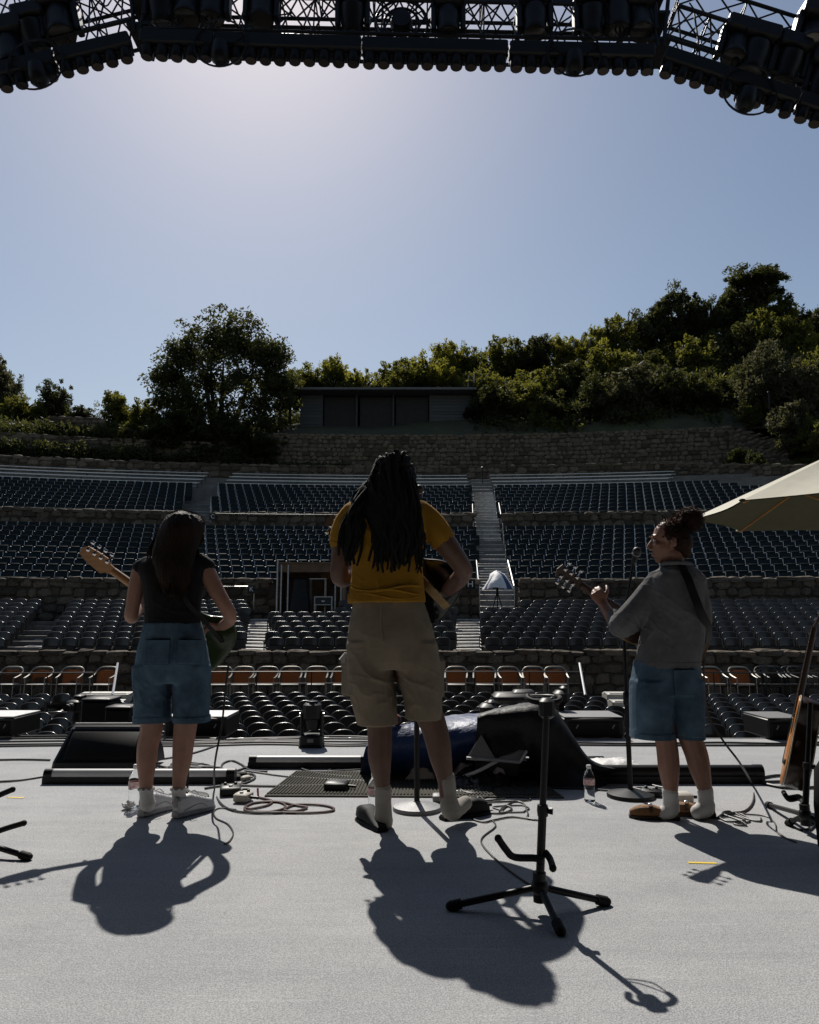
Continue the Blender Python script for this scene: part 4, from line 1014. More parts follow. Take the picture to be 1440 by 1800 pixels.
# loose cables drooping in the truss bays
rr = random.Random(11); TC = []
for k in range(26):
    nm = 'C' if k < 15 else ('L' if k < 20 else 'R'); _, ax, up, A, B = segs[nm]; L = (B - A).length
    t0 = rr.uniform(.02, .9); a = A + ax * L * t0 + up * rr.uniform(.1, .8) + V((0, rr.uniform(.05, .5), 0)); b = a + ax * rr.uniform(.3, .9) + up * rr.uniform(-.3, .3)
    m = (a + b) / 2 - V((0, 0, rr.uniform(.1, .3)))
    s = MB(); s.tube([a, a.lerp(m, .6) - V((0, 0, .05)), m, b.lerp(m, .5), b], .011, 5, k=3)
    TC.append((nm, t0, tag(s.build('truss_cable', CAB), 'x', 'cable', 'cables drooping in the truss')))

NTH = ['first', 'second', 'third', 'fourth', 'fifth', 'sixth', 'seventh', 'eighth', 'ninth', 'tenth', 'eleventh', 'twelfth', 'thirteenth', 'fourteenth', 'fifteenth', 'sixteenth']
for sec, nm in (('L', 'left'), ('C', 'middle'), ('R', 'right')):
    for i, (_, _, o) in enumerate(sorted([t for t in TC if t[0] == sec], key=lambda t: t[1])): o['label'] = f'black cable drooping in the {nm} truss section, {NTH[i]} from its left end'
# ------------------------------------------------------------------ stage things
def cable(label, pts, r=.007, mat=CAB, group='cables lying on the stage', air=None, k=4):
    P = []
    for q in pts:
        if len(q) == 2: p = G(*q); p.z = r * 1.0 + .001
        else: p = W(q[0], q[1], q[2])
        P.append(p)
    s = MB(); s.tube(P, r, 6, k=k); return tag(s.build('cable', mat), label, 'cable', group)
# left wedge monitor
def wedge(label, px0, px1, pyb, pyt, depth, group='wedge monitors on the stage'):
    a, b = G(px0, pyb), G(px1, pyb); y = (a.y + b.y) / 2; h = .36
    yt = y + .17; top0 = W(px0 + 22, pyt, yt); h = top0.z
    root = thing('stage_monitor', label, 'loudspeaker', ((a.x + b.x) / 2, y, 0), group)
    x0, x1 = a.x, b.x; ins = .055
    prof = [(y, .02), (y, .07), (yt, h - .03), (yt + .05, h), (yt + depth * .6, h - .02), (yt + depth, .10), (yt + depth, .02)]
    s = MB(); rings = []
    for x, k in ((x0, .0), (x0 + .018, 1), (x1 - .018, 1), (x1, 0)):
        rr_ = []
        for (yy, zz) in prof:
            cy = y + .25; cz = .17; f_ = 1 if k else .955
            xx = x + ((ins if x < (x0 + x1) / 2 else -ins) * max(0, (zz - .02)) / h)
            rr_.append(V((xx, cy + (yy - cy) * f_, cz + (zz - cz) * f_)))
        rings.append(rr_)
    s.loft(rings); s.build('cabinet', BLKM, root, smooth=False)
    s = MB(); n = V((0, -(h - .1), yt - y)).normalized(); u = V((0, yt - y, h - .1)).normalized()
    c = V(((x0 + x1) / 2, (y + yt) / 2, (.07 + h - .03) / 2)) + n * .006
    s.bbox(c, (x1 - x0 - .16, (V((0, yt - y, h - .1))).length - .05, .012), .006, basis(V((1, 0, 0)), u, n)); s.build('grille', BLKR, root)
    for x in (x0 + .005, x1 - .005):
        s = MB(); s.bbox((x, y + .33, .2), (.02, .14, .035), .008); s.build('handle', DARKM, root)
    s = MB(); s.tube([V((x0 + .07, yt + .03, h + .004)), V((x1 - .07, yt + .03, h + .004))], .008, 6); s.build('top_edge', GRILLE, root)
wedge('black wedge monitor behind the bassist\'s legs', 88, 252, 1360, 1274, .30)
# front fill boxes at the stage edge
for lab, px0, px1, py, hw in (('low black speaker with white top at the stage edge behind the bassist', 288, 398, 1298, 0), ('low black speaker at the stage edge at the far left', -60, 22, 1298, 0), ('low black speaker with grey top right of the dark tarp', 992, 1098, 1299, 1), ('low black speaker at the stage edge near the leaning guitar', 1352, 1420, 1301, 1)):
    a, b = G(px0, py), G(px1, py); y0 = a.y; root = thing('front_speaker', lab, 'loudspeaker', ((a.x + b.x) / 2, y0, 0), 'low speakers along the stage edge')
    h = .185; c = V(((a.x + b.x) / 2, y0 + .26, h / 2)); wd = b.x - a.x
    s = MB(); s.bbox(c + V((0, 0, .004)), (wd, .52, h - .008), .012); s.build('cabinet', BLKM, root)
    s = MB(); s.box(c + V((0, 0, h / 2 + .004)), (wd - .012, .505, .008)); s.build('lid', WHITEP if not hw else GRILLE, root, smooth=False)
    s = MB(); s.bbox((c.x, y0 - .004, h * .48), (wd * .86, .012, h * .66), .005); s.build('grille', BLKR, root)
    for sx in (-.3, .3):
        s = MB(); s.tube([V((c.x + sx * wd, y0 - .012, h * .5)), V((c.x + sx * wd + .02, y0 - .014, h * .68))], .006, 5); s.build('fitting', GRILLE, root)
# moving head standing on the floor
b = G(548, 1312); root = thing('floor_moving_light', 'black moving head light standing on the stage edge', 'stage light', b); p = b
s = MB(); s.bbox(p + V((0, 0, .055)), (.19, .20, .09), .015); s.bbox(p + V((0, 0, .012)), (.20, .21, .024), .008); s.build('base', BLKM, root)
for sx in (-1, 1):
    s = MB(); s.bbox(p + V((sx * .085, 0, .19)), (.026, .10, .20), .01); s.build('yoke_arm', BLKM, root)
s = MB(); s.bbox(p + V((0, 0, .29)), (.15, .15, .17), .03); s.lathe([(.06, -.1), (.07, -.04), (.07, .0)], p + V((0, 0, .24)), None, 16); s.build('head', BLKM, root)
s = MB(); s.lathe([(.055, .0), (.03, .006)], p + V((0, 0, .376)), None, 16); s.build('lens', LENS, root)
s = MB(); s.box(p + V((0, -.102, .06)), (.05, .006, .03)); s.build('display', GRILLE, root, smooth=False)
for sx in (-1, 1):
    s = MB(); s.lathe([(.012, -.006), (.012, .006)], p + V((sx * .100, -.03, .27)), Matrix.Rotation(rad(90), 3, 'Y'), 8); s.build('pivot', STEEL, root)
# ribbed mat
q = [G(465, 1401), G(992, 1404), G(930, 1360), G(522, 1357)]; root = thing('floor_mat', 'dark ribbed floor mat under the tall musician\'s pedals', 'mat', ((q[0] + q[1]) / 2))
s = MB(); s.loft([[p for p in q], [p + V((0, 0, .009)) for p in q]]); s.build('mat_base', RUG, root, smooth=False)
nr = 84
for k in range(nr):
    u0 = (k + .12) / nr; u1 = (k + .62) / nr; a, b, c, d = q[0].lerp(q[1], u0), q[0].lerp(q[1], u1), q[3].lerp(q[2], u1), q[3].lerp(q[2], u0)
    a, b, c, d = a.lerp(d, .05), b.lerp(c, .05), c.lerp(b, .05), d.lerp(a, .05)
    s = MB(); s.loft([[p + V((0, 0, .009)) for p in (a, b, c, d)], [p + V((0, 0, .015)) for p in (a, b, c, d)]]); s.build('rib', RUG, root, smooth=False)
# half round tubes on the floor
def floor_tube(label, px0, px1, py0, py1, mat, r=.034):
    a, b = G(px0, py0), G(px1, py1); a.y = b.y = (a.y + b.y) / 2 + r; d = (b - a).normalized(); root = thing('light_tube', label, 'light tube', (a + b) / 2, 'long tube lights lying on the stage')
    s = MB(); s.tube([a + V((0, 0, r + .022)), b + V((0, 0, r + .022))], r, 14); s.build('tube_body', mat, root)
    s = MB(); s.box((a + b) / 2 + V((0, -.0, .022)), ((b - a).length + .06, r * 2.0, .044)); s.build('base_rail', BLKM, root, smooth=False)
    for p in (a, b):
        s = MB(); s.tube([p + d * -.025 + V((0, 0, r + .022)), p + d * .03 + V((0, 0, r + .022))], r * 1.06, 14); s.build('end_cap', BLKM, root)
floor_tube('white tube light in front of the black wedge at the left', 80, 404, 1379, 1378, TUBEW)
floor_tube('white tube light behind the ribbed mat', 442, 640, 1352, 1351, TUBEW, .032)
floor_tube('dark tube light behind the singer with the bun', 1052, 1338, 1378, 1378, BLKM, .045)
# tape marks
for lab, a, b in (('short yellow tape strip on the floor at the right', (1210, 1517), (1260, 1518)), ('faint yellow tape strip at the far left', (14, 1402), (42, 1403))):
    A, B = G(*a), G(*b); s = MB(); wv = V((0, .022, 0)); s.loft([[A - wv / 2, B - wv / 2, B + wv / 2, A + wv / 2], [p + V((0, 0, .0025)) for p in (A - wv / 2, B - wv / 2, B + wv / 2, A + wv / 2)]])
    tag(s.build('tape_mark', YTAPE, smooth=False), lab, 'tape', 'yellow tape marks on the stage')
# bottles
def bottle(label, px, py, h, fill=.45):
    p = G(px, py); r = .034 * h / .21; root = thing('water_bottle', label, 'bottle', p, 'clear plastic water bottles'); k = h / .21
    prof = [(.0005, .002), (.026, .0), (.032, .006)]
    for i in range(7): prof += [(.0325, .014 + i * .011), (.0305, .019 + i * .011)]
    prof += [(.033, .094), (.033, .098), (.033, .132), (.0335, .136), (.032, .146), (.026, .165), (.016, .183), (.0125, .19), (.0125, .198)]
    s = MB(); s.lathe([(r_ * k, z * k) for r_, z in prof], p, None, 20); s.build('bottle_body', WATER, root)
    s = MB(); s.lathe([(.034 * k, .098 * k), (.034 * k, .13 * k)], p, None, 20, 0, False); s.build('label_band', LABELM, root)
    s = MB(); s.lathe([(.0135 * k, .19 * k), (.0145 * k, .192 * k), (.0145 * k, .208 * k), (.012 * k, .211 * k)], p, None, 14); s.build('cap', CAPM, root)
bottle('water bottle beside the bassist\'s left shoe', 236, 1420, .235); bottle('water bottle behind the tall musician\'s left foot', 657, 1428, .21); bottle('water bottle standing alone between tarp and right mic stand', 1037, 1409, .205)
p = G(228, 1421) + V((0, -.02, .02)); s = MB(); s.ell(p, (.035, .03, .024), nu=14, nv=9); o = s.build('crumpled_tissue', WHITEP, angle=20); wrinkle(o, .018, (50, 50, 50)); tag(o, 'small crumpled white tissue beside the left water bottle', 'tissue')
# mic stands
def mic_stand(label, px, py, r, top, group='microphone stands', mat=BLKM, boom=None, mic=None, topmat=None):
    b = G(px, py); root = thing('mic_stand', label, 'mic stand', b, group)
    s = MB(); s.lathe([(r, 0), (r, .016), (r * .985, .022), (r * .6, .034), (r * .15, .046), (.02, .05)], b, None, 40); s.build('base_plate', topmat or mat, root)
    t = V((b.x + (top.x - b.x), b.y, top.z))
    s = MB(); s.tube([b + V((0, 0, .03)), V((b.x, b.y, top.z * .55))], .0155, 10); s.build('lower_tube', mat, root)
    s = MB(); s.tube([V((b.x, b.y, top.z * .5)), V((b.x, b.y, top.z))], .011, 10); s.build('upper_tube', mat, root)
    s = MB(); s.lathe([(.018, -.04), (.022, -.03), (.022, .03), (.016, .04)], V((b.x, b.y, top.z * .55)), None, 12); s.build('clutch', mat, root)
    tp = V((b.x, b.y, top.z))
    if boom:
        s = MB(); s.tube([tp, boom], .009, 8); s.build('boom', mat, root); s = MB(); s.ell(tp, (.028, .02, .028)); s.tube([tp + V((-.05, 0, 0)), tp + V((.05, 0, 0))], .008, 8); s.build('swivel', mat, root); tp = boom
    if mic:
        s = MB(); d = (mic - tp); dn = d.normalized(); e = tp
        s.tube([e, e + d * .75], [.013, .019], 12); s.build('mic_clip', mat, root)
        m = thing('microphone', label.replace('mic stand', 'microphone').replace('round based', 'dark'), 'microphone', tp, 'vocal microphones')
        s = MB(); s.tube([e + d * .5 + V((0, 0, .02)), e + d * .93 + V((0, 0, .005))], [.012, .019], 12); s.build('mic_body', BLKM, m)
        s = MB(); s.ell(mic, (.027, .027, .027), nu=16, nv=10); s.build('grille_ball', DARKM, m)
        s = MB(); s.tube([mic - dn * .024, mic - dn * .016], .0275, 14); s.build('grille_ring', GRILLE, m)
mic_stand('round based mic stand just beyond the bassist\'s right shoe', 326, 1406, .135, V((0, 0, 1.18)), boom=None, mic=None)
b = G(733, 1424); mic_stand('round based mic stand straight beyond the tall musician', 733, 1424, .135, V((0, 0, 1.50)), mic=W(737, 860, b.y - .10), topmat=GRILLE)
b = G(1109, 1401); mic_stand('round based mic stand in front of the singer with the bun', 1109, 1401, .14, V((0, 0, W(1105, 1090, b.y).z)), boom=W(1113, 992, b.y - .02), mic=W(1120, 969, b.y - .08))
# pedals and small boxes
def small_box(label, px, py, size, mat, name='pedal', cat='pedal', yaw=0., knob=True):
    p = G(px, py); p.y += size[1] / 2; root = thing(name, label, cat, p, 'small boxes on the stage'); R0 = rz(yaw)
    s = MB(); s.bbox(p + V((0, 0, size[2] / 2 + .003)), size, min(size) * .16, R0); s.build('housing', mat, root)
    if knob:
        for sx in (-.25, .25):
            s = MB(); s.lathe([(.010, 0), (.010, .012), (.007, .014)], p + R0 @ V((sx * size[0], size[1] * .2, size[2] + .003)), None, 10); s.build('knob', BLKM, root)
        s = MB(); s.lathe([(.012, 0), (.012, .01)], p + R0 @ V((0, -size[1] * .25, size[2] + .003)), None, 10); s.build('foot_switch', STEEL, root)
    s = MB(); s.tube([p + R0 @ V((size[0] * .5, 0, size[2] * .55)), p + R0 @ V((size[0] * .5 + .05, 0, size[2] * .5))], .009, 8); s.build('plug', BLKM, root)
small_box('flat black pedal box right of the bassist', 400, 1401, (.125, .14, .05), BLKM, yaw=.25)
small_box('small cream pedal with cable coil right of the bassist', 424, 1413, (.085, .11, .05), CREAM, yaw=-.2)
small_box('black power box on the ribbed mat', 590, 1394, (.14, .13, .055), BLKM, yaw=-.1, knob=False)
small_box('cream pedal right of the tall musician\'s lifted foot', 838, 1428, (.085, .1, .05), CREAM, yaw=.2)
small_box('small grey box between the tall musician\'s feet', 770, 1412, (.06, .08, .04), GRILLE, knob=False)
small_box('black pedal beside the right mic stand', 1150, 1402, (.12, .10, .035), BLKM, yaw=-.35)
small_box('pale clear box between the singer\'s feet', 1206, 1413, (.10, .10, .05), CREAM, knob=False)
for k, (px, py) in enumerate(((425, 1366), (432, 1373), (418, 1371))):
    p = G(px, py); s = MB(); s.bbox(p + V((0, 0, .02)), (.07, .035, .03), .008, rz(k * .9)); s.tube([p + V((0, 0, .02)), p + V((.06 * cos(k), .06 * sin(k), .015))], .008, 6); tag(s.build('cable_connector', CREAM if k == 1 else BLKR), ('black', 'pale', 'small black')[k] + ' cable connector in the tangle at the end of the white tube', 'connector', 'connectors at the tube end')
# cables
cable('black cable along the stage at the left edge', [(-20, 1338), (40, 1337), (88, 1338)]); cable('black cable leading from the left edge to the white tube', [(-20, 1377), (30, 1374), (76, 1367)])
for k, (y0, y1) in enumerate(((1299, 1301), (1304, 1305), (1309, 1307), (1295, 1300), (1312, 1311))):
    cable(f'black cable along the stage edge, {ORD[k]} strand from the back', [(-30, y0 + 2), (150, y0), (330, y1 + 2), (470, y1 - 1), (600, y0 + 1), (700, y1)], .008)
for k, (y0, y1) in enumerate(((1306, 1309), (1311, 1312))):
    cable(f'black cable along the right stage edge, {("back", "front")[k]} strand', [(980, y0), (1120, y1), (1260, y0 + 1), (1380, y1), (1460, y0)], .008)
cable('black cable looping behind the bassist\'s legs', [(272, 1338), (330, 1328), (375, 1314), (395, 1303)])
cable('thick black cable loop between the bassist\'s legs', [(268, 1345), (300, 1352), (345, 1350), (390, 1352), (372, 1358), (320, 1357), (280, 1354), (268, 1347)])
cable('black cable loop over the white tube end', [(388, 1356), (392, 1344), (408, 1339), (425, 1346), (440, 1356), (470, 1358)])
cable('black cable running from the tube tangle to the stage mat', [(400, 1362), (430, 1352), (455, 1340), (480, 1337), (520, 1350), (560, 1362), (620, 1368)])
cable('black cable crossing the mat to the power box', [(360, 1388), (400, 1383), (480, 1384), (570, 1383)])
cable('pale cable crossing the mat beyond the power box', [(430, 1356), (500, 1366), (580, 1372), (650, 1375), (720, 1378), (800, 1372)], .006, GRILLE)
cable('thin black cables tangled by the tube end', [(405, 1364), (440, 1362), (448, 1370), (425, 1380), (410, 1376), (430, 1366)])
cable('black cable hanging from the green bass to the floor', [(402, 1166, 4.35), (396, 1215, 4.42), (390, 1275, 4.45), (378, 1340, 4.45), (377, 1388), (386, 1412), (410, 1427), (460, 1432), (520, 1430)], .006, CAB, 'cables lying on the stage')
cable('thin black cable curling on the floor right of the bassist', [(415, 1425), (388, 1422), (376, 1428), (380, 1440), (400, 1450), (410, 1466), (404, 1480), (394, 1486)], .004)
pts = [(455, 1404), (478, 1410), (470, 1418), (440, 1424), (432, 1420), (445, 1414), (480, 1411), (500, 1416), (498, 1424), (470, 1430), (438, 1429), (430, 1422), (450, 1413), (490, 1412), (520, 1418), (540, 1422), (520, 1428), (500, 1426), (520, 1417), (560, 1417), (585, 1422), (583, 1428), (550, 1431), (500, 1431), (450, 1429)]
cable('red brown cable coiled on the floor right of the bassist', pts, .0065, CABR)
p = G(454, 1402); s = MB(); s.tube([p, p + V((-.005, 0, .055))], .006, 6); tag(s.build('cable_plug', M('red_plug', (.35, .03, .03), .5)), 'small red plug standing up by the cable coil', 'plug')
cable('black cable bundle by the tall musician\'s right shoe', [(845, 1402), (858, 1418), (850, 1428), (880, 1432), (900, 1424), (888, 1418), (878, 1430), (900, 1412), (920, 1414), (928, 1432), (928, 1440), (950, 1444)], .005)
cable('thin black cable snaking behind the guitar stand pole', [(840, 1428), (830, 1440), (850, 1447), (866, 1444), (900, 1438), (940, 1443)], .0045)
cable('thin cable running down across the tall musician\'s shadow', [(866, 1444), (871, 1455), (848, 1474), (850, 1490), (880, 1520), (920, 1550), (948, 1566)], .004)
cable('pale thick cable arching over the tarp', [(800, 1372), (835, 1358, 5.0), (870, 1340, 5.05), (905, 1322, 5.1), (935, 1315, 5.15)], .011, CABW)
cable('thick black cable loop beside the mat', [(795, 1364), (800, 1375), (840, 1380), (868, 1384), (862, 1395), (830, 1398), (810, 1392), (800, 1380)], .009)
cable('black cable across the mat to the right', [(850, 1392), (900, 1388), (960, 1387), (1010, 1388), (1050, 1390), (1075, 1392)], .006)
cable('thin black cable along the dark tube', [(1055, 1372), (1065, 1362), (1085, 1364), (1100, 1371), (1140, 1380), (1180, 1390)], .005)
cable('black cable hanging beside the singer\'s legs down to a coil', [(1237, 1165, 4.3), (1243, 1250, 4.5), (1270, 1300, 4.5), (1300, 1340, 4.45), (1322, 1380), (1325, 1408), (1310, 1428), (1275, 1432), (1262, 1440)], .006)
cable('black cable coil at the singer\'s heel', [(1262, 1440), (1290, 1436), (1310, 1444), (1280, 1446), (1265, 1436), (1300, 1432), (1318, 1446), (1290, 1450), (1312, 1453), (1300, 1444), (1270, 1432), (1285, 1428), (1310, 1440), (1335, 1446), (1338, 1440)], .0045)
cable('thin cable running towards the leaning guitar', [(1300, 1432), (1345, 1436), (1362, 1448), (1366, 1464), (1380, 1474), (1400, 1482)], .0035)
cable('black cables behind the leaning guitar', [(1330, 1372), (1365, 1366), (1400, 1368), (1380, 1376), (1340, 1378), (1370, 1386), (1400, 1388), (1450, 1386)], .009)
# messy loops around the microphones and the mat
def tangle(label, px, py, wx, wy, n, seed, r=.005, mat=CAB):
    q = random.Random(seed); P = []; a = q.uniform(0, 6)
    for i in range(n):
        a += q.uniform(.5, 1.7); k = q.uniform(.35, 1); P.append((px + wx * k * cos(a) + wx * .5 * (i / n - .5), py + wy * k * sin(a)))
    return cable(label, P, r, mat, k=5)
tangle('loose cable tangle on the mat beside the plastic bag', 800, 1388, 60, 8, 13, 1); tangle('cable tangle in front of the tarp', 860, 1378, 45, 9, 12, 2, .006)
tangle('thin cable tangle around the centre mic base', 700, 1384, 55, 7, 9, 3, .004); tangle('cable tangle at the right end of the mat', 905, 1425, 40, 10, 9, 4, .004)
tangle('cable tangle at the end of the white tube', 425, 1368, 28, 9, 13, 5, .005); tangle('cable tangle behind the left wedge monitor', 330, 1346, 45, 8, 9, 6)
tangle('cable tangle along the stage edge by the floor light', 500, 1303, 90, 5, 10, 7, .006); tangle('cable tangle along the stage edge behind the bassist', 360, 1308, 80, 5, 9, 8, .006)
tangle('cable tangle between tarp and dark tube', 1075, 1372, 26, 8, 10, 9, .004); tangle('cable tangle under the leaning guitar stand', 1408, 1452, 26, 14, 10, 10, .005)
tangle('wide cable loops across the ribbed mat', 690, 1372, 120, 9, 12, 21, .005); tangle('cable loops at the front edge of the mat', 880, 1405, 70, 9, 11, 22, .005); tangle('cable loops behind the bassist\'s feet', 330, 1352, 60, 9, 12, 23, .006)
tangle('thin cable loops right of the bassist', 480, 1345, 50, 9, 11, 24, .005); tangle('thin cable loops by the dark tube', 1120, 1392, 45, 7, 10, 25, .004)
tangle('pale cable loops beside the plastic bag', 822, 1388, 46, 8, 9, 12, .006, CABW); tangle('cable tangle behind the ribbed mat', 600, 1352, 60, 6, 9, 13, .005)
# dark blue tarp over equipment
def strips(lines, mat, name, n=40, k=4):
    rows = []
    for L_ in lines:
        c = cr([tuple(p) for p in L_], 6); P = [V(q) for q in c]
        d = [0]
        for a, b in zip(P[:-1], P[1:]): d.append(d[-1] + (b - a).length)
        row = []
        for i in range(n):
            t = d[-1] * i / (n - 1); j = next((j for j in range(len(d) - 1) if d[j + 1] >= t - 1e-9), len(d) - 2)
            row.append(P[j].lerp(P[j + 1], (t - d[j]) / max(1e-9, d[j + 1] - d[j])))
        rows.append(row)
    rows = [list(r) for r in zip(*[[V(q) for q in cr([tuple(rows[a][i]) for a in range(len(rows))], k)] for i in range(n)])]
    s = MB(); m = len(rows); s.add([p for r in rows for p in r], [(j * n + i, j * n + i + 1, (j + 1) * n + i + 1, (j + 1) * n + i) for j in range(m - 1) for i in range(n - 1)])
    o = s.build(name, mat, angle=0); return o
def L3(pts, Y): return [W(x, y, Y) for x, y in pts]
bot = [G(x, y) for x, y in ((632, 1362), (660, 1366), (700, 1366), (740, 1366), (790, 1364), (835, 1352))]
mid = L3([(640, 1325), (662, 1318), (700, 1318), (740, 1318), (790, 1316), (838, 1310)], 5.14)
mid2 = L3([(646, 1300), (668, 1284), (700, 1281), (742, 1279), (795, 1274), (846, 1268)], 5.22)
top = [W(x, y, Y_) for x, y, Y_ in ((652, 1290, 5.3), (680, 1276, 5.3), (705, 1275, 5.3), (745, 1266, 5.5), (800, 1258, 5.6), (850, 1256, 5.5))]
bk = L3([(660, 1290), (690, 1280), (720, 1278), (760, 1272), (810, 1264), (856, 1258)], 5.95)
bb = [V((p.x, 6.15, .01)) for p in bk]
o = strips([bot, mid, mid2, top, bk, bb], TARP, 'equipment_tarp'); wrinkle(o, .016, (5, 5, 2.5), 2.); tag(o, 'dark blue tarp with sunlit top draped over equipment beyond the tall musician', 'tarp', 'tarps over stage equipment')
bot = [W(x, y, Y) for x, y, Y in ((836, 1352, 5.02), (846, 1293, 5.10), (872, 1331, 5.03), (926, 1318, 5.03))] + [G(x, y) for x, y in ((936, 1372), (975, 1386), (1020, 1388), (1060, 1384), (1108, 1356))]
mid = L3([(838, 1290), (852, 1278), (880, 1290), (925, 1290), (945, 1310), (985, 1330), (1020, 1345), (1052, 1360), (1096, 1352)], 5.06)
top = L3([(840, 1256), (860, 1250), (890, 1245), (935, 1239), (965, 1243), (990, 1270), (1012, 1300), (1040, 1335), (1082, 1350)], 5.14)
bk = L3([(846, 1262), (866, 1258), (890, 1252), (930, 1247), (968, 1250), (992, 1280), (1010, 1306), (1034, 1336), (1070, 1346)], 5.95)
bb = [V((p.x, 6.1, .01)) for p in bk]
o = strips([bot, mid, top, bk, bb], TARPB, 'equipment_tarp'); wrinkle(o, .014, (5, 5, 2.5), 8.); tag(o, 'black tarp draped over the wedge with a bare grey grille corner', 'tarp', 'tarps over stage equipment')
a, b, c, d = W(822, 1330, 5.06), W(926, 1338, 5.06), W(930, 1270, 5.16), W(826, 1266, 5.16)
root = thing('stage_monitor', 'wedge monitor with grey grille peeking out under the black tarp', 'loudspeaker', ((a + b) / 2 - V((0, 0, .25))), 'wedge monitors on the stage')
n_ = (b - a).cross(d - a).normalized(); n_ = n_ if n_.y < 0 else -n_
for tri in ((W(822, 1331, 5.0), W(870, 1333, 5.0), W(846, 1291, 5.06)), (W(878, 1334, 5.0), W(926, 1338, 5.0), W(922, 1316, 5.04))):
    s = MB(); s.loft([list(tri), [p + V((0, .02, -.004)) for p in tri]]); s.build('grille', GRILLE, root, smooth=False)
s = MB(); s.tube([W(820, 1333, 4.995), W(872, 1336, 4.995), W(914, 1340, 4.995)], .011, 8); s.tube([W(914, 1340, 4.995), W(926, 1320, 5.02)], .009, 8); s.build('grille_frame', GALV, root)
p = W(872, 1320, 5.3); s = MB(); s.bbox((p.x, 5.36, .16), (.30, .4, .28), .02); s.build('cabinet', BLKM, root)
def cloth(label, pts, z, mat, name, cat, amp=.02, seed=0., Yd=.3):
    s = MB(); n = 18; m = 8; P = [G(*q) for q in pts]; vs = []
    for j in range(m):
        for i in range(n):
            u, v = i / (n - 1), j / (m - 1); p = P[0].lerp(P[1], u).lerp(P[3].lerp(P[2], u), v)
            e = min(u, 1 - u, v * 1.0, (1 - v)) * 4; e = min(1, e)
            nn_ = noise.noise(V((p.x * 9 + seed, p.y * 9, seed))); vs.append(p + V((nn_ * .04, nn_ * .03, .004 + e * z * (.6 + .9 * abs(noise.noise(V((p.x * 14, p.y * 14, seed))))) )))
    s.add(vs, [(j * n + i, j * n + i + 1, (j + 1) * n + i + 1, (j + 1) * n + i) for j in range(m - 1) for i in range(n - 1)])
    return tag(s.build(name, mat, angle=25), label, cat)
PLASTIC = M('shiny_black_plastic', (.03, .03, .032), .18, var=.4, vs=12, bump=.6, bs=30)
cloth('white cloth heap lying at the foot of the blue tarp', [(712, 1374), (768, 1374), (772, 1356), (720, 1357)], .11, WHITEP, 'white_cloth', 'cloth', seed=3.)
cloth('shiny crumpled black and silver plastic bag beside the mat', [(786, 1386), (908, 1386), (902, 1360), (800, 1360)], .085, PLASTIC, 'plastic_bag', 'bag', seed=5.)
cloth('crumpled pale sheet on the shiny plastic bag', [(858, 1380), (902, 1379), (896, 1366), (862, 1367)], .11, WHITEP, 'crumpled_sheet', 'sheet', seed=8.)
cloth('small white rag beside the tall musician\'s right shin', [(792, 1372), (842, 1371), (838, 1358), (800, 1358)], .10, WHITEP, 'rag', 'rag', seed=14.)
cloth('white folded cover lying right of the black tarp', [(1040, 1353), (1132, 1351), (1110, 1338), (1030, 1336)], .05, WHITEP, 'white_cover', 'cover', seed=9.)
p = W(696, 1265, 5.5); s = MB(); s.ell(p, (.045, .05, .042)); o = s.build('red_bundle', M('red_brown_cloth', (.22, .06, .045), .8, var=.4, vs=25)); wrinkle(o, .02, (20, 20, 20)); tag(o, 'small red brown bundle resting on the blue tarp', 'bundle')
# dark clutter behind the tarp
for lab, px, py, Y, sz in (('dark covered light lying beyond the black tarp', 905, 1226, 7.4, (.42, .3, .09)), ('black fixture beyond the guitar stand head', 986, 1226, 7.6, (.14, .2, .14)), ('dark grey case behind the blue tarp', 858, 1246, 7.0, (.16, .2, .10))):
    p = W(px, py, Y); s = MB(); s.bbox(p, sz, .03); s.bbox(p + V((sz[0] * .2, 0, sz[2] * .5)), (sz[0] * .5, sz[1] * .6, sz[2] * .6), .02)
    s.box((p.x, p.y, (p.z - 1.75) / 2), (.05, .05, p.z + 1.75)); tag(s.build('stage_fixture', BLKM), lab, 'fixture', 'dark fixtures beyond the stage edge')

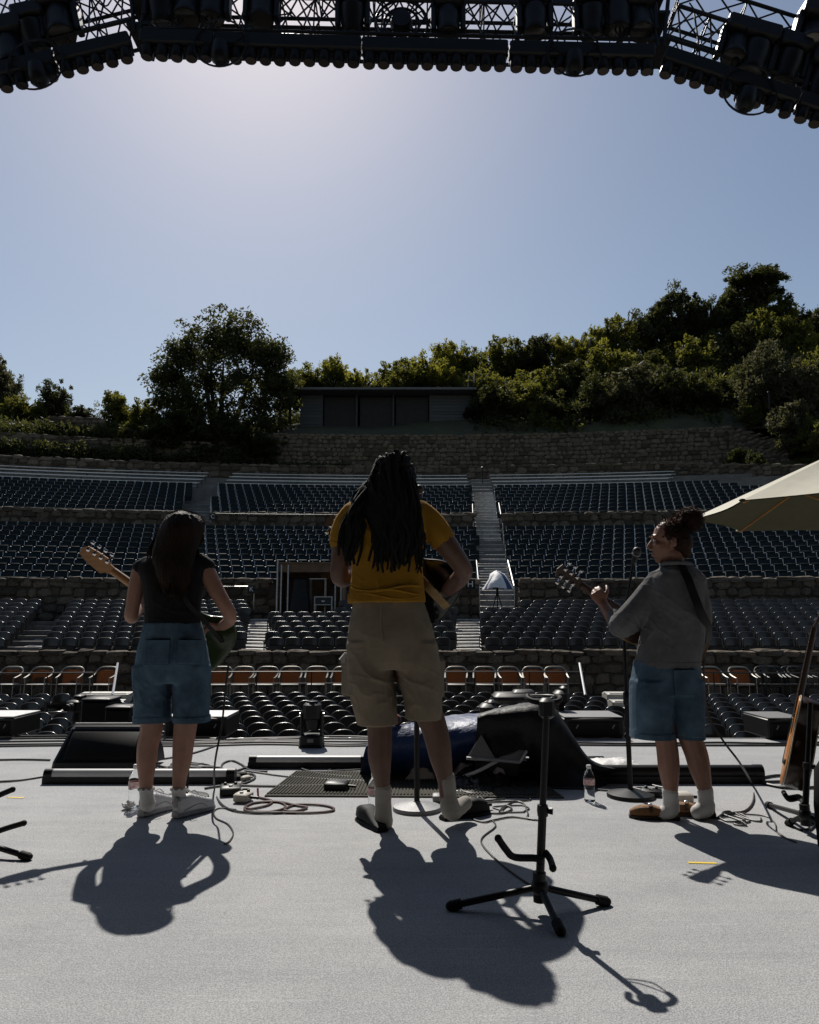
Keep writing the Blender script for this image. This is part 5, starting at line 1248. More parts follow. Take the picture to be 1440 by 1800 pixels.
# ------------------------------------------------------------------ guitar stands
def guitar_stand(label, base, feet, pole_top, prongs, yoke=True):
    """base: floor point under the hub"""
    root = thing('guitar_stand', label, 'guitar stand', base, 'black tripod guitar stands'); hub = base + V((0, 0, .09))
    s = MB(); s.tube([hub - V((0, 0, .05)), hub + V((0, 0, .05))], .024, 12); s.ell(hub, (.032, .032, .035)); s.build('hub', BLKM, root)
    for f_ in feet:
        d = (f_ - hub); s = MB(); e = f_ + V((0, 0, .016)); s.tube([hub, e], .0125, 10); s.build('leg', BLKM, root)
        s = MB(); dn = (e - hub).normalized(); s.tube([e - dn * .03, e + dn * .012], .0185, 10); s.ell(e + dn * .01, (.019, .019, .016)); s.build('rubber_foot', BLKR, root)
    t = pole_top; m = hub.lerp(t, .42)
    s = MB(); s.tube([hub, m], .0155, 12); s.build('lower_pole', BLKM, root)
    s = MB(); s.tube([m, t], .0125, 12); s.build('upper_pole', BLKM, root)
    s = MB(); s.lathe([(.019, -.02), (.021, .0), (.019, .02)], m, None, 12); s.tube([m, m + V((.035, -.01, 0))], [.007, .014], 8); s.build('clamp_knob', BLKM, root)
    for P in prongs:
        s = MB(); s.tube(P, .0125, 10, k=4); s.ell(P[-1], (.0135, .0135, .0135)); s.build('cradle_arm', BLKR, root)
    if yoke:
        s = MB(); s.bbox(t + V((.0, 0, .0)), (.055, .06, .075), .012); s.build('yoke_block', BLKM, root)
        for sx in (-1, 1):
            s = MB(); s.tube([t + V((0, .01, .02)), t + V((sx * .04, .015, .022)), t + V((sx * .062, .05, .03)), t + V((sx * .055, .09, .036))], .0105, 9, k=4); s.build('yoke_arm', BLKR, root)
        s = MB(); s.tube([t + V((.055, .09, .036)), t + V((.03, .15, .034)), t + V((-.035, .17, .03)), t + V((-.045, .15, .02)), t + V((.0, .13, .02)), t + V((.05, .085, .03))], .0035, 6, k=4); s.build('strap_loop', CAB, root)
b = G(950, 1606); tp = W(961, 1245, b.y)
pr = [[b + V((0, 0, .33)) + V((-.005, .02, 0)), W(944, 1509, b.y - .03), W(905, 1507, b.y - .06), W(890, 1494, b.y - .09), W(876, 1474, b.y - .12)],
      [b + V((.01, .02, .33)), W(966, 1508, b.y - .02), W(970, 1518, b.y - .05), W(972, 1526, b.y - .09)]]
pr[0][0] = W(952, 1518, b.y); pr[1][0] = W(958, 1498, b.y)
guitar_stand('black tripod guitar stand standing empty in the foreground', b, [G(797, 1600), G(1062, 1592), G(984, 1642)], tp, pr)
b = G(-95, 1500); 
guitar_stand('black guitar stand reaching in from the left picture edge', b, [G(46, 1512), G(-240, 1520), G(-120, 1450)], b + V((0, .05, .8)), [[W(-70, 1440, b.y), W(-40, 1420, b.y), W(-10, 1402, b.y), W(22, 1388, b.y)], [W(-70, 1480, b.y), W(-40, 1478, b.y), W(0, 1460, b.y), W(42, 1447, b.y)]])

# ------------------------------------------------------------------ parasol at the right
c = V((4.9, 7.9, 0)); zr, za = 2.2, 2.99; root = thing('parasol', 'large beige parasol with wooden ribs at the right picture edge', 'parasol', (c.x, c.y, -1.75), None)
s = MB(); s.tube([V((c.x, c.y, -1.6)), V((c.x, c.y, za + .06))], .026, 12); s.build('pole', BAMBOO, root)
s = MB(); s.lathe([(.32, 0), (.32, .06), (.28, .1), (.06, .13), (.05, .4)], V((c.x, c.y, -1.75)), None, 24); s.build('base', CONC, root)
K = [V((c.x + 1.83 * cos(rad(22.5 + 45 * k)), c.y + 1.83 * sin(rad(22.5 + 45 * k)), zr)) for k in range(8)]; ap = V((c.x, c.y, za))
for k in range(8):
    a, b = K[k], K[(k + 1) % 8]; n = 8; vs = []
    for i in range(n + 1):
        u = i / n
        for j in range(n + 1):
            v = j / n; e = a.lerp(b, v); e = e.lerp(V((c.x, c.y, zr)), .05 * sin(pi * v)); p = e.lerp(ap, u); p.z -= .10 * sin(pi * v) * (1 - u) * u * 1.2 + .0 * u
            vs.append(p + V((0, 0, .012)))
    s = MB(); s.add(vs, [(i * (n + 1) + j, i * (n + 1) + j + 1, (i + 1) * (n + 1) + j + 1, (i + 1) * (n + 1) + j) for i in range(n) for j in range(n)]); s.build('canopy_panel', CANVAS, root)
    s = MB(); s.add([p - V((0, 0, .008)) + (V((c.x, c.y, p.z)) - p) * .012 for p in vs], [(i * (n + 1) + j, i * (n + 1) + j + 1, (i + 1) * (n + 1) + j + 1, (i + 1) * (n + 1) + j) for i in range(n) for j in range(n)]); s.build('canopy_shade_sheet', UNDERSHADE, root)  # second sheet added just below the canvas, coloured as its shaded underside
    s = MB(); d = (ap - a); s.tube([a + V((0, 0, -.012)) + d * .01, a + d * .97 - V((0, 0, .02))], .016, 6); s.build('rib', BAMBOO, root)
    s = MB(); q = a + d * .5 - V((0, 0, .03)); s.tube([q, V((c.x + .04 * cos(rad(22.5 + 45 * k)), c.y + .04 * sin(rad(22.5 + 45 * k)), 2.15))], .011, 6); s.build('strut', BAMBOO, root)
    s = MB(); s.bbox(a + V((0, 0, .012)), (.05, .05, .025), .008); s.build('corner_pocket', BLKR if k == 4 else CANVAS, root)
# ------------------------------------------------------------------ people
UP = V((0, 0, 1))
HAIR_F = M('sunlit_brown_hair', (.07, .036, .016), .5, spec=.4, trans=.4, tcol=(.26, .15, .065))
BLKL = M('black_lacquer', (.003, .003, .003), .12)
def ringE(c, rv, fv, n=22, sq=2.3):
    out = []
    for j in range(n):
        a = 2 * pi * j / n; ca, sa = cos(a), sin(a)
        out.append(c + rv * (abs(ca) ** (2 / sq) * (1 if ca > 0 else -1)) + fv * (abs(sa) ** (2 / sq) * (1 if sa > 0 else -1)))
    return out
def torso(mb, rows, Y, yaw=0., dep=0.):
    """rows: (py, cx, half width px, half depth m[, dy])"""
    R_ = []
    for r in cr([(*r, 0) if len(r) == 4 else r for r in rows], 4):
        c = W(r[1], r[0], Y + r[4]); hw = W(r[1] + r[2], r[0], Y).x - W(r[1], r[0], Y).x
        rv = V((cos(yaw), sin(yaw), 0)); fv = V((-sin(yaw), cos(yaw), 0))
        R_.append(ringE(c, rv * hw, fv * r[3]))
    mb.loft(R_)
def limb(mb, rows, Y, k=4, n=12):
    """rows: (px, py, radius px[, dy])"""
    P, rr = [], []
    for r in rows:
        dy = r[3] if len(r) > 3 else 0; P.append(W(r[0], r[1], Y + dy)); rr.append(r[2] * (Y + dy) / FPX)
    mb.tube(P, rr, n, k=k); 
    for p, q in ((P[0], rr[0]), (P[-1], rr[-1])): mb.ell(p, (q, q, q), nu=10, nv=7)
def head(mb, c, yaw, s=1., pitch=0.):
    """yaw 0 looks to +y, positive turns left"""
    B = rz(yaw) @ Matrix.Rotation(pitch, 3, 'X'); 
    def T(x, y, z): return c + B @ (V((x, y, z)) * s)
    E = lambda p, r, nu=14, nv=9: mb.ell(T(*p), [q * s for q in r], B, nu, nv)
    E((0, -.012, .028), (.076, .095, .088)); E((0, .030, -.035), (.062, .062, .078)); E((0, .058, -.098), (.028, .026, .022)); E((0, .01, -.072), (.056, .055, .045))
    mb.tube([T(0, .082, .012), T(0, .100, -.012), T(0, .112, -.034)], [.009 * s, .012 * s, .0135 * s], 8, k=2); E((-.012, .100, -.040), (.010, .011, .008)); E((.012, .100, -.040), (.010, .011, .008))
    E((0, .078, .026), (.050, .016, .012)); E((0, .091, -.066), (.022, .010, .006)); E((0, .089, -.077), (.020, .010, .007))
    for sx in (-1, 1):
        E((sx * .040, .072, -.022), (.022, .016, .018)); E((sx * .079, -.012, -.012), (.009, .019, .031)); E((sx * .075, .0, -.03), (.008, .01, .014))
    return T, B
def face_bits(T, B, parent, s=1.):
    for sx in (-1, 1):
        q = MB(); q.ell(T(sx * .030, .081, .004), (.0115 * s, .009 * s, .008 * s), B, 10, 7); q.build('eye', EYEM, parent)
        q = MB(); q.ell(T(sx * .030, .0892, .004), (.0048 * s, .002 * s, .0048 * s), B, 8, 5); q.build('iris', BLKR, parent)
        q = MB(); q.tube([T(sx * .014, .096, .028), T(sx * .034, .093, .033), T(sx * .050, .082, .027)], [.003, .0038, .002], 6, k=3); q.build('eyebrow', LOCK, parent)
def hand(mb, w, d, nrm, side, size=1., curls=(1.0, 1.05, 1.1, 1.1), thumb=.5):
    """w wrist; d towards the knuckles; nrm palm normal; side thumb side"""
    d = d.normalized(); nrm = (nrm - d * nrm.dot(d)).normalized(); t = d.cross(nrm); t = t if t.dot(side) > 0 else -t; k = size
    rows = []
    for u, hw, th in ((-.01, .026, .019), (.02, .034, .017), (.05, .041, .015), (.085, .042, .013)):
        rows.append(ringE(w + d * u * k, t * hw * k, nrm * th * k, 14, 2.6))
    mb.loft(rows)
    for i, (o, L, c) in enumerate(zip((.031, .0105, -.010, -.030), (.078, .086, .080, .062), curls)):
        p = w + d * (.083 - .004 * abs(i - 1)) * k + t * o * k; a = .25; P = [p - d * .03 * k, p]; rr = [.0095 * k, .0095 * k]
        for seg, f in enumerate((.44, .32, .24)):
            a += c * (.75 if seg == 0 else .85); p = p + (d * cos(a) + nrm * sin(a)) * L * f * k; P.append(p); rr.append((.0088 - .0009 * seg) * k)
        mb.tube(P, rr, 8, k=3); mb.ell(P[-1], [rr[-1]] * 3, nu=8, nv=6)
    p = w + d * .022 * k + t * .028 * k; P = [p - t * .012 * k]; rr = [.014 * k]
    for L, f in ((.040, .1), (.032, thumb), (.027, thumb * 1.7)):
        p = p + (d * .72 + t * (.75 - f * .4) + nrm * f).normalized() * L * k; P.append(p); rr.append(rr[-1] * .86)
    mb.tube(P, rr, 8, k=3); mb.ell(P[-1], [rr[-1]] * 3, nu=8, nv=6)
def skin(name, mb, mat, parent, vox=.006, sm=5):
    o = mb.build(name, mat, parent); return fuse(o, vox, sm)
def cloth_part(name, mb, mat, parent, vox=.0065, sm=5, amp=.008, sc=(5, 5, 9), seed=0.):
    o = mb.build(name, mat, parent); fuse(o, vox, sm)
    if amp: wrinkle(o, amp, sc, seed)
    return o
def shoe(name, parent, heel, yaw, L=.27, mats=(SHOEW, SOLEG), kind='sneaker', lift=0.):
    """heel on the floor, toe direction: yaw from +y, positive to the right"""
    f = V((sin(yaw), cos(yaw), lift)).normalized(); r = V((cos(yaw), -sin(yaw), 0)); u = r.cross(f); u = u if u.z > 0 else -u; h = V(heel)
    def ring(y, hw, z0, z1, n=14):
        out = []
        for j in range(n):
            a = 2 * pi * j / n; x = hw * (abs(cos(a)) ** .6) * (1 if cos(a) > 0 else -1); z = (z0 + z1) / 2 + (z1 - z0) / 2 * (abs(sin(a)) ** .7) * (1 if sin(a) > 0 else -1)
            out.append(h + f * y + r * x * (1.0 if z < (z0 + z1) / 2 else .88) + u * z)
        return out
    k = L / .27
    hts = {'sneaker': (.074, .084, .088, .076, .062, .052, .036), 'slide': (.026, .034, .052, .085, .092, .078, .045), 'loafer': (.045, .050, .052, .068, .066, .056, .038)}[kind]
    hw = (.026, .034, .037, .041, .047, .043, .018); ys = (.0, .025, .08, .135, .19, .24, .272)
    if kind == 'sneaker': hts = [q * 1.3 for q in hts]
    s = MB(); s.loft([ring(y * k, w_ * k, .014, z) for y, w_, z in zip(ys, hw, hts)])
    o = s.build(name, mats[0], parent)
    s = MB(); s.loft([ring(y * k + (-.004 if i == 0 else .004), w_ * k + .004, .001, (.036 if i < 4 else .030) if kind == 'sneaker' else .020) for i, (y, w_) in enumerate(zip(ys, hw))]); s.build('sole', mats[1], o)
    if kind == 'sneaker':
        s = MB()
        for i in range(5):
            y = (.115 + i * .020) * k; z = (.084 - i * .006); s.tube([h + f * y + r * x * k + u * (z * 1.3 + .004 * (1 - abs(x) / .03) + .002) for x in (-.024, -.008, .008, .024)], .003, 5)
        for sx in (-1, 1): s.tube([h + f * .11 * k + u * .118, h + f * (.10) * k + u * .132 + r * sx * .03, h + f * .12 * k + u * .112 + r * sx * .045], .003, 5, k=3)
        s.build('laces', SHOEW, o)
        s = MB(); s.loft([ring(-.003, .018, .055, .108), ring(.012, .026, .055, .108)]); s.build('heel_tab', SOLEG, o)
        s = MB()
        for sx in (-1, 1): s.tube([h + f * y * k + r * sx * (hw_ * k + .0015) + u * z for y, hw_, z in ((.03, .031, .035), (.09, .034, .05), (.15, .036, .055), (.19, .042, .035))], .0025, 5, k=3)
        s.build('side_seam', SOLEG, o)
    if kind == 'loafer':
        s = MB(); s.loft([ring(.145 * k, .043 * k, .03, .073), ring(.165 * k, .046 * k, .03, .073)]); s.build('strap', mats[1], o)
        s = MB(); s.bbox(h + f * .155 * k + u * .074, (.02, .02, .006), .002, rz(-yaw)); s.build('buckle', STEEL, o)
        s = MB(); s.tube([h + f * y * k + r * x * k + u * z for y, x, z in ((.16, -.036, .06), (.21, -.034, .056), (.245, 0, .05), (.21, .034, .056), (.16, .036, .06))], .0035, 6, k=4); s.build('toe_seam', mats[1], o)
    return o
# ---------------------------------------------------------------- guitars
def smooth_outline(pts, k=6):
    P = pts + pts[:3]; c = cr([(*p, 0) for p in P], k)
    return [(p[0], p[1]) for p in c[k:k * (len(pts) + 1)]]
ACO = [(-.245, 0), (-.235, .10), (-.19, .165), (-.12, .192), (-.04, .175), (.04, .132), (.10, .118), (.16, .135), (.215, .135), (.25, .085), (.255, 0)]
ACO = ACO + [(x, -y) for x, y in ACO[-2:0:-1]]
ACOC = [(x, y) for x, y in ACO if not (x > .13 and y < -.02)]
BAS = [(-.20, 0), (-.19, .10), (-.14, .160), (-.06, .165), (.02, .125), (.09, .115), (.16, .145), (.225, .155), (.245, .125), (.20, .085), (.16, .04), (.16, -.03), (.20, -.075), (.215, -.11), (.17, -.135), (.10, -.12), (.03, -.125), (-.04, -.165), (-.11, -.180), (-.175, -.135)]
def guitar(name, label, cat, origin, d, face, outline, depth, scale, body_m, top_m, neck_len, tuners, acoustic=True, strap=None, trim=IVORY, neck_m=MAPLE, head_m=None, loc=None):
    """d: towards the headstock; face: front normal"""
    d = d.normalized(); face = (face - d * face.dot(d)).normalized(); y = face.cross(d); k = scale
    Mx = Matrix.Translation(origin) @ basis(d * k, y * k, face * k).to_4x4(); T = lambda a, b, c: Mx @ V((a, b, c))
    root = thing(name, label, cat, loc or origin); o2 = smooth_outline(outline)
    s = MB(); s.prism(o2, -depth / 2, depth / 2, Mx, 0, .012 if not acoustic else .004); s.build('body', body_m, root, angle=50)
    if acoustic:
        s = MB(); s.prism([(x * .995, yy * .995) for x, yy in o2], depth / 2 + .0005, depth / 2 + .006, Mx, 0, .002); s.build('soundboard', top_m, root, angle=50)
        for z in (-depth / 2 + .002, depth / 2 - .002):
            s = MB(); s.tube([T(x * 1.004, yy * 1.004, z) for x, yy in o2] + [T(o2[0][0] * 1.004, o2[0][1] * 1.004, z)], .0035 * k, 6); s.build('binding', trim, root)
        s = MB(); s.lathe([(.052, 0), (.052, .002)], T(.09, 0, depth / 2 + .0065), basis(d, y, face), 24); s.build('sound_hole', BLKR, root)
    else:
        s = MB(); s.prism([(x * .72 + .01, yy * .7 - .01) for x, yy in o2[::2]], depth / 2 + .0005, depth / 2 + .004, Mx); s.build('pickguard', IVORY, root)
        for x in (-.03, .05):
            s = MB(); s.bbox(T(x, 0, depth / 2 + .01), (.03 * k, .09 * k, .016 * k), .004, basis(d, y, face)); s.build('pickup', BLKM, root)
        for j in range(3):
            s = MB(); s.lathe([(.011, 0), (.010, .018)], T(-.06 - j * .035, -.085 - .012 * j, depth / 2 + .004), basis(d, y, face), 12); s.build('control_knob', STEEL, root)
    zt = depth / 2 + .008; s = MB(); s.bbox(T(-.12, 0, zt + .002), (.028 * k, .15 * k if acoustic else .085 * k, .014 * k), .004, basis(d, y, face)); s.build('bridge', ROSE if acoustic else STEEL, root)
    x0 = .20 if acoustic else .13; x1 = neck_len
    s = MB(); rows = []
    for x, hw, th in ((x0, .029, .03), (x0 + .05, .028, .022), (x1, .0225, .019)):
        rows.append([T(x, hw * cos(a), zt - .004 - th * max(0, -sin(a)) * 1.0 + (.004 if sin(a) >= -.01 else 0)) for a in np.linspace(0, 2 * pi, 13)[:-1]])
    s.loft(rows); s.build('neck', neck_m, root)
    s = MB(); s.loft([[T(x, hw * sy, zt + z) for sy, z in ((1, 0), (1, .006), (-1, .006), (-1, 0))] for x, hw in ((x0 - .07, .03), (x1, .0225))]); s.build('fretboard', ROSE, root, smooth=False)
    s = MB()
    for i in range(1, 19):
        x = x1 - (x1 + .12) * (1 - 2 ** (-i / 12)); s.box(T(x, 0, zt + .0068), (.0025 * k, .05 * k, .002), basis(d, y, face))
    s.build('fret_wires', STEEL, root, smooth=False)
    # headstock, tilted back a little
    tb = lambda a, b, c: T(x1 + a, b, zt - .006 + c - a * .22)
    hs = [(0, .023), (.04, .034), (.17, .042), (.185, .0), (.17, -.042), (.04, -.034), (0, -.023)] if acoustic else [(0, .023), (.03, .028), (.06, .05), (.12, .052), (.19, .048), (.215, .02), (.205, -.015), (.16, -.032), (.05, -.050), (.03, -.03), (0, -.023)]
    s = MB(); s.loft([[tb(a, b, -.007) for a, b in hs], [tb(a, b, .007) for a, b in hs]]); s.build('headstock', head_m or neck_m, root, smooth=False)
    sides = (1, -1) if acoustic else (1,)
    nt = tuners // len(sides)
    for sd in sides:
        for i in range(nt):
            a = .05 + i * (.045 if acoustic else .042); b = sd * (.040 if acoustic else .052)
            q = MB(); q.tube([tb(a, b * .6, -.012), tb(a, b + sd * .022, -.012)], .004 * k, 6); q.bbox(tb(a, b + sd * .030, -.012), (.024 * k, .018 * k, .010 * k), .003, basis(d, y, face)); q.bbox(tb(a, b * .62, -.011), (.022 * k, .02 * k, .012 * k), .003, basis(d, y, face)); q.build('tuner', CHROME, root)
            q = MB(); q.tube([tb(a, b * .55, 0), tb(a, b * .55, .018)], .005 * k, 6); q.build('tuner_post', CHROME, root)
    for i in range(6 if tuners > 4 else 4):
        n_ = 6 if tuners > 4 else 4; o_ = (i - (n_ - 1) / 2) / n_
        s = MB(); s.tube([T(-.12, o_ * .062, zt + .010), T(x1, o_ * .042, zt + .010), tb(.05 + i * .02, o_ * .05, .008)], .0011, 4); s.build('string', STEEL, root)
    if strap:
        SW = .022 if cat == 'guitar' and acoustic else .013; s = MB(); P = [V(q) for q in cr([tuple(q) for q in strap], 6)]; rows = []
        for i, p in enumerate(P):
            t = (P[min(i + 1, len(P) - 1)] - P[max(0, i - 1)]).normalized(); v = t.cross(face).normalized(); n2 = t.cross(v)
            rows.append([p + v * SW + n2 * .002, p - v * SW + n2 * .002, p - v * SW - n2 * .002, p + v * SW - n2 * .002])
        s.loft(rows); s.build('strap', STRAP if cat == 'guitar' and name == 'acoustic_guitar' and body_m is not MAHOG else BLKR, root, smooth=False)
    return root, T

# ================================================================ left: bassist
Y = 4.27; P1 = G(285, 1436)
pl_ = thing('person', 'person with long brown hair seen from behind in black sleeveless top and blue denim shorts', 'person', (P1.x, Y, 0))
b = MB(); hc = W(322, 938, Y + .02)
T, B = head(b, hc, rad(-32))
limb(b, [(318, 955, 17), (312, 985, 17), (308, 1010, 20)], Y)
torso(b, [(978, 308, 34, .06), (990, 306, 54, .085), (1020, 305, 46, .10), (1075, 304, 42, .098), (1110, 304, 44, .105), (1150, 304, 50, .11), (1175, 304, 44, .10)], Y)
limb(b, [(246, 1002, 14), (240, 1030, 14), (234, 1062, 12.5), (231, 1084, 12, .02), (238, 1078, 11, .12), (250, 1058, 9.5, .26)], Y)
limb(b, [(362, 1000, 15), (376, 1030, 14.5), (394, 1062, 13), (403, 1078, 12, .03), (404, 1090, 11, .14), (392, 1100, 9, .26)], Y)
hand(b, W(251, 1054, Y + .27), V((-.3, .2, .9)), V((.2, .9, 0)), V((-1, 0, 0)))
hand(b, W(390, 1101, Y + .27), V((-.8, .25, -.35)), V((.0, -.6, -.6)), V((0, 0, 1)), curls=(.5, .5, .55, .6))
limb(b, [(272, 1190, 27), (268, 1240, 22), (266, 1285, 19), (260, 1310, 18), (258, 1338, 17), (257, 1366, 13), (257, 1392, 10.5), (258, 1412, 11)], Y)
limb(b, [(336, 1190, 27), (330, 1240, 22), (325, 1285, 19.5), (322, 1312, 18), (320, 1338, 16.5), (316, 1366, 12.5), (314, 1392, 10.5), (314, 1412, 11)], Y)
body = skin('body', b, SKIN_L, pl_); face_bits(T, B, body)
b = MB()
torso(b, [(974, 308, 26, .055), (983, 307, 50, .08), (996, 306, 64, .10), (1018, 305, 56, .118), (1050, 304, 50, .118), (1080, 304, 48.5, .112), (1104, 304, 50, .118), (1114, 304, 50, .12)], Y)
limb(b, [(262, 992, 16), (248, 1000, 16)], Y); limb(b, [(350, 988, 17), (363, 996, 16.5)], Y)
cloth_part('sleeveless_top', b, BTOP, pl_, amp=.006, sc=(6, 6, 10), seed=1)
b = MB()
torso(b, [(1094, 304, 49, .118), (1118, 304, 55, .13), (1150, 304, 62, .142), (1180, 304, 65, .138), (1200, 304, 64, .125)], Y)
for cx, q in ((268, -1), (337, 1)):
    torso(b, [(1170, cx, 33, .12), (1200, cx, 32, .122), (1235, cx, 30.5, .12), (1266, cx, 31, .118)], Y)
sh = cloth_part('denim_shorts', b, DENIM, pl_, amp=.008, sc=(5, 5, 8), seed=3, sm=4)
s = MB(); s.tube([W(x, y, Y - .14) for x, y in ((302, 1112), (303, 1140), (301, 1165))], .003, 5); s.build('seam', DENIM, sh)
for cx in (276, 334):
    s = MB(); q = W(cx, 1146, Y - .141); s.bbox(q, (.135, .012, .135), .005, Matrix.Rotation(rad(-4), 3, 'X')); o = s.build('back_pocket', DENIM, sh)
for cx in (268, 337):
    s = MB(); torso(s, [(1258, cx, 31.6, .121), (1268, cx, 31.8, .121)], Y); s.build('hem', DENIM, sh)
# hair
b = MB(); b.ell(hc + V((-.004, -.012, .032)), (.090, .108, .100))
torso(b, [(905, 322, 28, .07, -.02), (925, 321, 37, .10, -.035), (950, 312, 38, .085, -.055), (972, 306, 38, .062, -.085), (1000, 306, 33, .05, -.115), (1030, 307, 26, .035, -.125), (1050, 308, 15, .02, -.122)], Y)
hr = cloth_part('hair', b, HAIR_L, pl_, vox=.008, amp=.007, sc=(26, 26, 3), seed=5)
rr = random.Random(3); s = MB()
for k in range(230):
    a = rr.uniform(-2.6, 2.6) ; st = hc + V((sin(a) * .088, -.012 - cos(a) * .095, .02 + rr.uniform(-.02, .085)))
    if rr.random() < .75:
        ex = rr.uniform(272, 342); ey = rr.uniform(1015, 1070) - abs(ex - 307) * .6; m = W((ex * .75 + 308 * .25) + rr.uniform(-5, 3), rr.uniform(970, 990), Y - .135 + abs(ex - 304) * .0012)
        e = W(ex, ey, Y - .17 + abs(ex - 304) * .0010)
    else:
        ex = rr.choice((rr.uniform(255, 275), rr.uniform(340, 356))); m = W(ex + (312 - ex) * .25, rr.uniform(945, 962), Y - .03); e = W(ex, rr.uniform(972, 1000), Y - .04)
    s.tube([st, st.lerp(m, .5) + V((sin(a) * .02, -.02, .01)), m, e], [.0035, .0045, .004, .0012], 4, k=3)
for k in range(16):
    st = hc + V((.07, .03, .06)); s.tube([st + V((rr.uniform(-.02, .02), 0, rr.uniform(-.03, .04))), st + V((.028, .02, rr.uniform(-.06, .0))), st + V((rr.uniform(.0, .03), .03, rr.uniform(-.14, -.08)))], [.005, .004, .0015], 4, k=3)
s.build('hair_strands', HAIR_L, hr)
s = MB()
for k in range(80):          # fine stray strands along the outline
    q = rr.uniform(-1, 1); side = -1 if rr.random() < .82 else 1
    if side < 0: P = [W(322 + 8 * q, 895.5 + rr.uniform(0, 3), Y), W(296 + 3 * q, 907 + 2 * q, Y), W(282 + 3 * q, 925, Y - .02), W(274 + 4 * q, 948, Y - .03), W(266 + 6 * q, 968 + 4 * q, Y - .03)]
    else: P = [W(332 + 10 * q, 897 + rr.uniform(0, 4), Y), W(346 + 6 * q, 904 + 3 * q, Y), W(356 + rr.uniform(-5, 5), 917 + 6 * q, Y + .02), W(357 + rr.uniform(-8, 6), 934 + 10 * q, Y + .03)]
    s.tube(P, [.0010, .0013, .0011, .0008, .0005][:len(P)], 4, k=3)
s.build('stray_strands', HAIR_F, hr)
for (px, py), nm in (((257, 1390), 0), ((314, 1390), 1)):
    s = MB(); limb(s, [(px, 1388, 11.8), (px + 1, 1400, 11.6), (px + 3, 1414, 13)], Y); o = s.build('sock', SOCK, pl_)
    s = MB(); c = W(px, 1386.5, Y)
    s.tube([c + V((.040 * cos(t), .040 * sin(t), .005 * sin(t * 9))) for t in np.linspace(0, 2 * pi, 50)], .005, 6); s.build('frill', SOCK, o)
h1 = G(248, 1437); h1.z = 0; shoe('sneaker', pl_, h1, rad(24), .26); h2 = G(308, 1439); h2.z = 0; shoe('sneaker', pl_, h2, rad(33), .26)
# bass
o_ = W(352, 1116, Y + .30); tip = W(150, 972, Y + .30); dd = tip - o_
guitar('bass_guitar', 'green electric bass with pale wood neck held by the long haired musician', 'guitar', o_, dd, V((.0, 1, .12)), BAS, .045, 1.02, GREEN, GREEN, dd.length / 1.02 - .19, 4, acoustic=False,
       strap=[W(258, 1062, Y + .26), W(262, 1030, Y + .13), W(276, 985, Y - .08), W(300, 1010, Y - .125), W(330, 1060, Y - .13), W(353, 1085, Y - .03), W(392, 1130, Y + .28)])

# ================================================================ centre: tall singer
Y = 4.05; P2 = G(730, 1452)
pc_ = thing('person', 'tall person with long dark dreadlocks seen from behind in mustard tee and khaki cargo shorts', 'person', (P2.x, Y, 0))
b = MB(); hc = W(692, 846, Y + .03); T, B = head(b, hc, rad(-12), 1.08)
limb(b, [(690, 860, 20), (684, 885, 21), (680, 910, 26)], Y)
torso(b, [(884, 680, 44, .07), (900, 680, 70, .10), (930, 680, 66, .125), (980, 681, 58, .125), (1040, 682, 58, .13), (1090, 685, 64, .135), (1130, 690, 66, .12), (1150, 690, 60, .10)], Y)
limb(b, [(611, 912, 20), (604, 950, 19.5), (598, 990, 17), (597, 1012, 16.5, .02), (606, 1016, 16, .1), (622, 1000, 13.5, .24), (632, 985, 11, .33)], Y)
limb(b, [(748, 912, 23), (775, 945, 22), (800, 978, 18.5), (814, 1000, 17, .03), (812, 1012, 16, .12), (795, 1030, 14, .24), (782, 1042, 10.5, .33)], Y)
hand(b, W(633, 982, Y + .34), V((-.4, .3, .8)), V((.3, .9, .2)), V((-.8, 0, .2)), 1.1)
hand(b, W(781, 1043, Y + .33), V((-.75, .4, -.4)), V((0, -.6, -.6)), V((0, 0, 1)), 1.1, curls=(.5, .5, .55, .6))
limb(b, [(655, 1180, 36), (662, 1235, 27), (667, 1275, 22), (668, 1305, 21), (668, 1335, 20), (671, 1366, 15), (673, 1390, 12.5), (673, 1430, 13)], Y)
limb(b, [(728, 1180, 36), (746, 1235, 27), (762, 1275, 23), (770, 1305, 21.5), (775, 1332, 19.5), (781, 1360, 15), (784, 1382, 13), (787, 1415, 13)], Y)
body = skin('body', b, SKIN_C, pc_, .007); face_bits(T, B, body, 1.08)
b = MB()
torso(b, [(876, 682, 30, .06), (884, 681, 60, .085), (898, 680, 78, .118), (920, 680, 76, .138), (960, 681, 66, .14), (1000, 681, 63.5, .138), (1030, 681, 65, .152), (1050, 681, 68, .168), (1060, 681, 68, .172)], Y)
limb(b, [(622, 905, 25), (611, 920, 25), (603, 940, 23), (600, 953, 21.5)], Y); limb(b, [(738, 902, 24), (755, 918, 26), (770, 936, 25.5), (777, 946, 24.5)], Y)
te = cloth_part('tee_shirt', b, TEE, pc_, amp=.009, sc=(5, 5, 9), seed=11)
s = MB()
for k, (y0, amp) in enumerate(((1034, .0), (1041, .0), (1048, .0))):
    s.tube([W(x, y0 + 5 * sin((x - 620) / 22 + k * 2), Y - .155 * sqrt(max(.04, 1 - ((x - 681) / 68) ** 2)) - .014) for x in range(618, 745, 10)], [.006] * 13, 6, k=2)
s.build('hem_fold', TEE, te)
for a, b_ in (((592, 956), (617, 958)), ((760, 960), (795, 933))):
    pass
b = MB()
torso(b, [(1044, 681, 60, .138), (1075, 684, 67, .162), (1110, 688, 76, .18), (1140, 690, 79, .176), (1160, 690, 79, .168), (1176, 690, 78, .15)], Y)
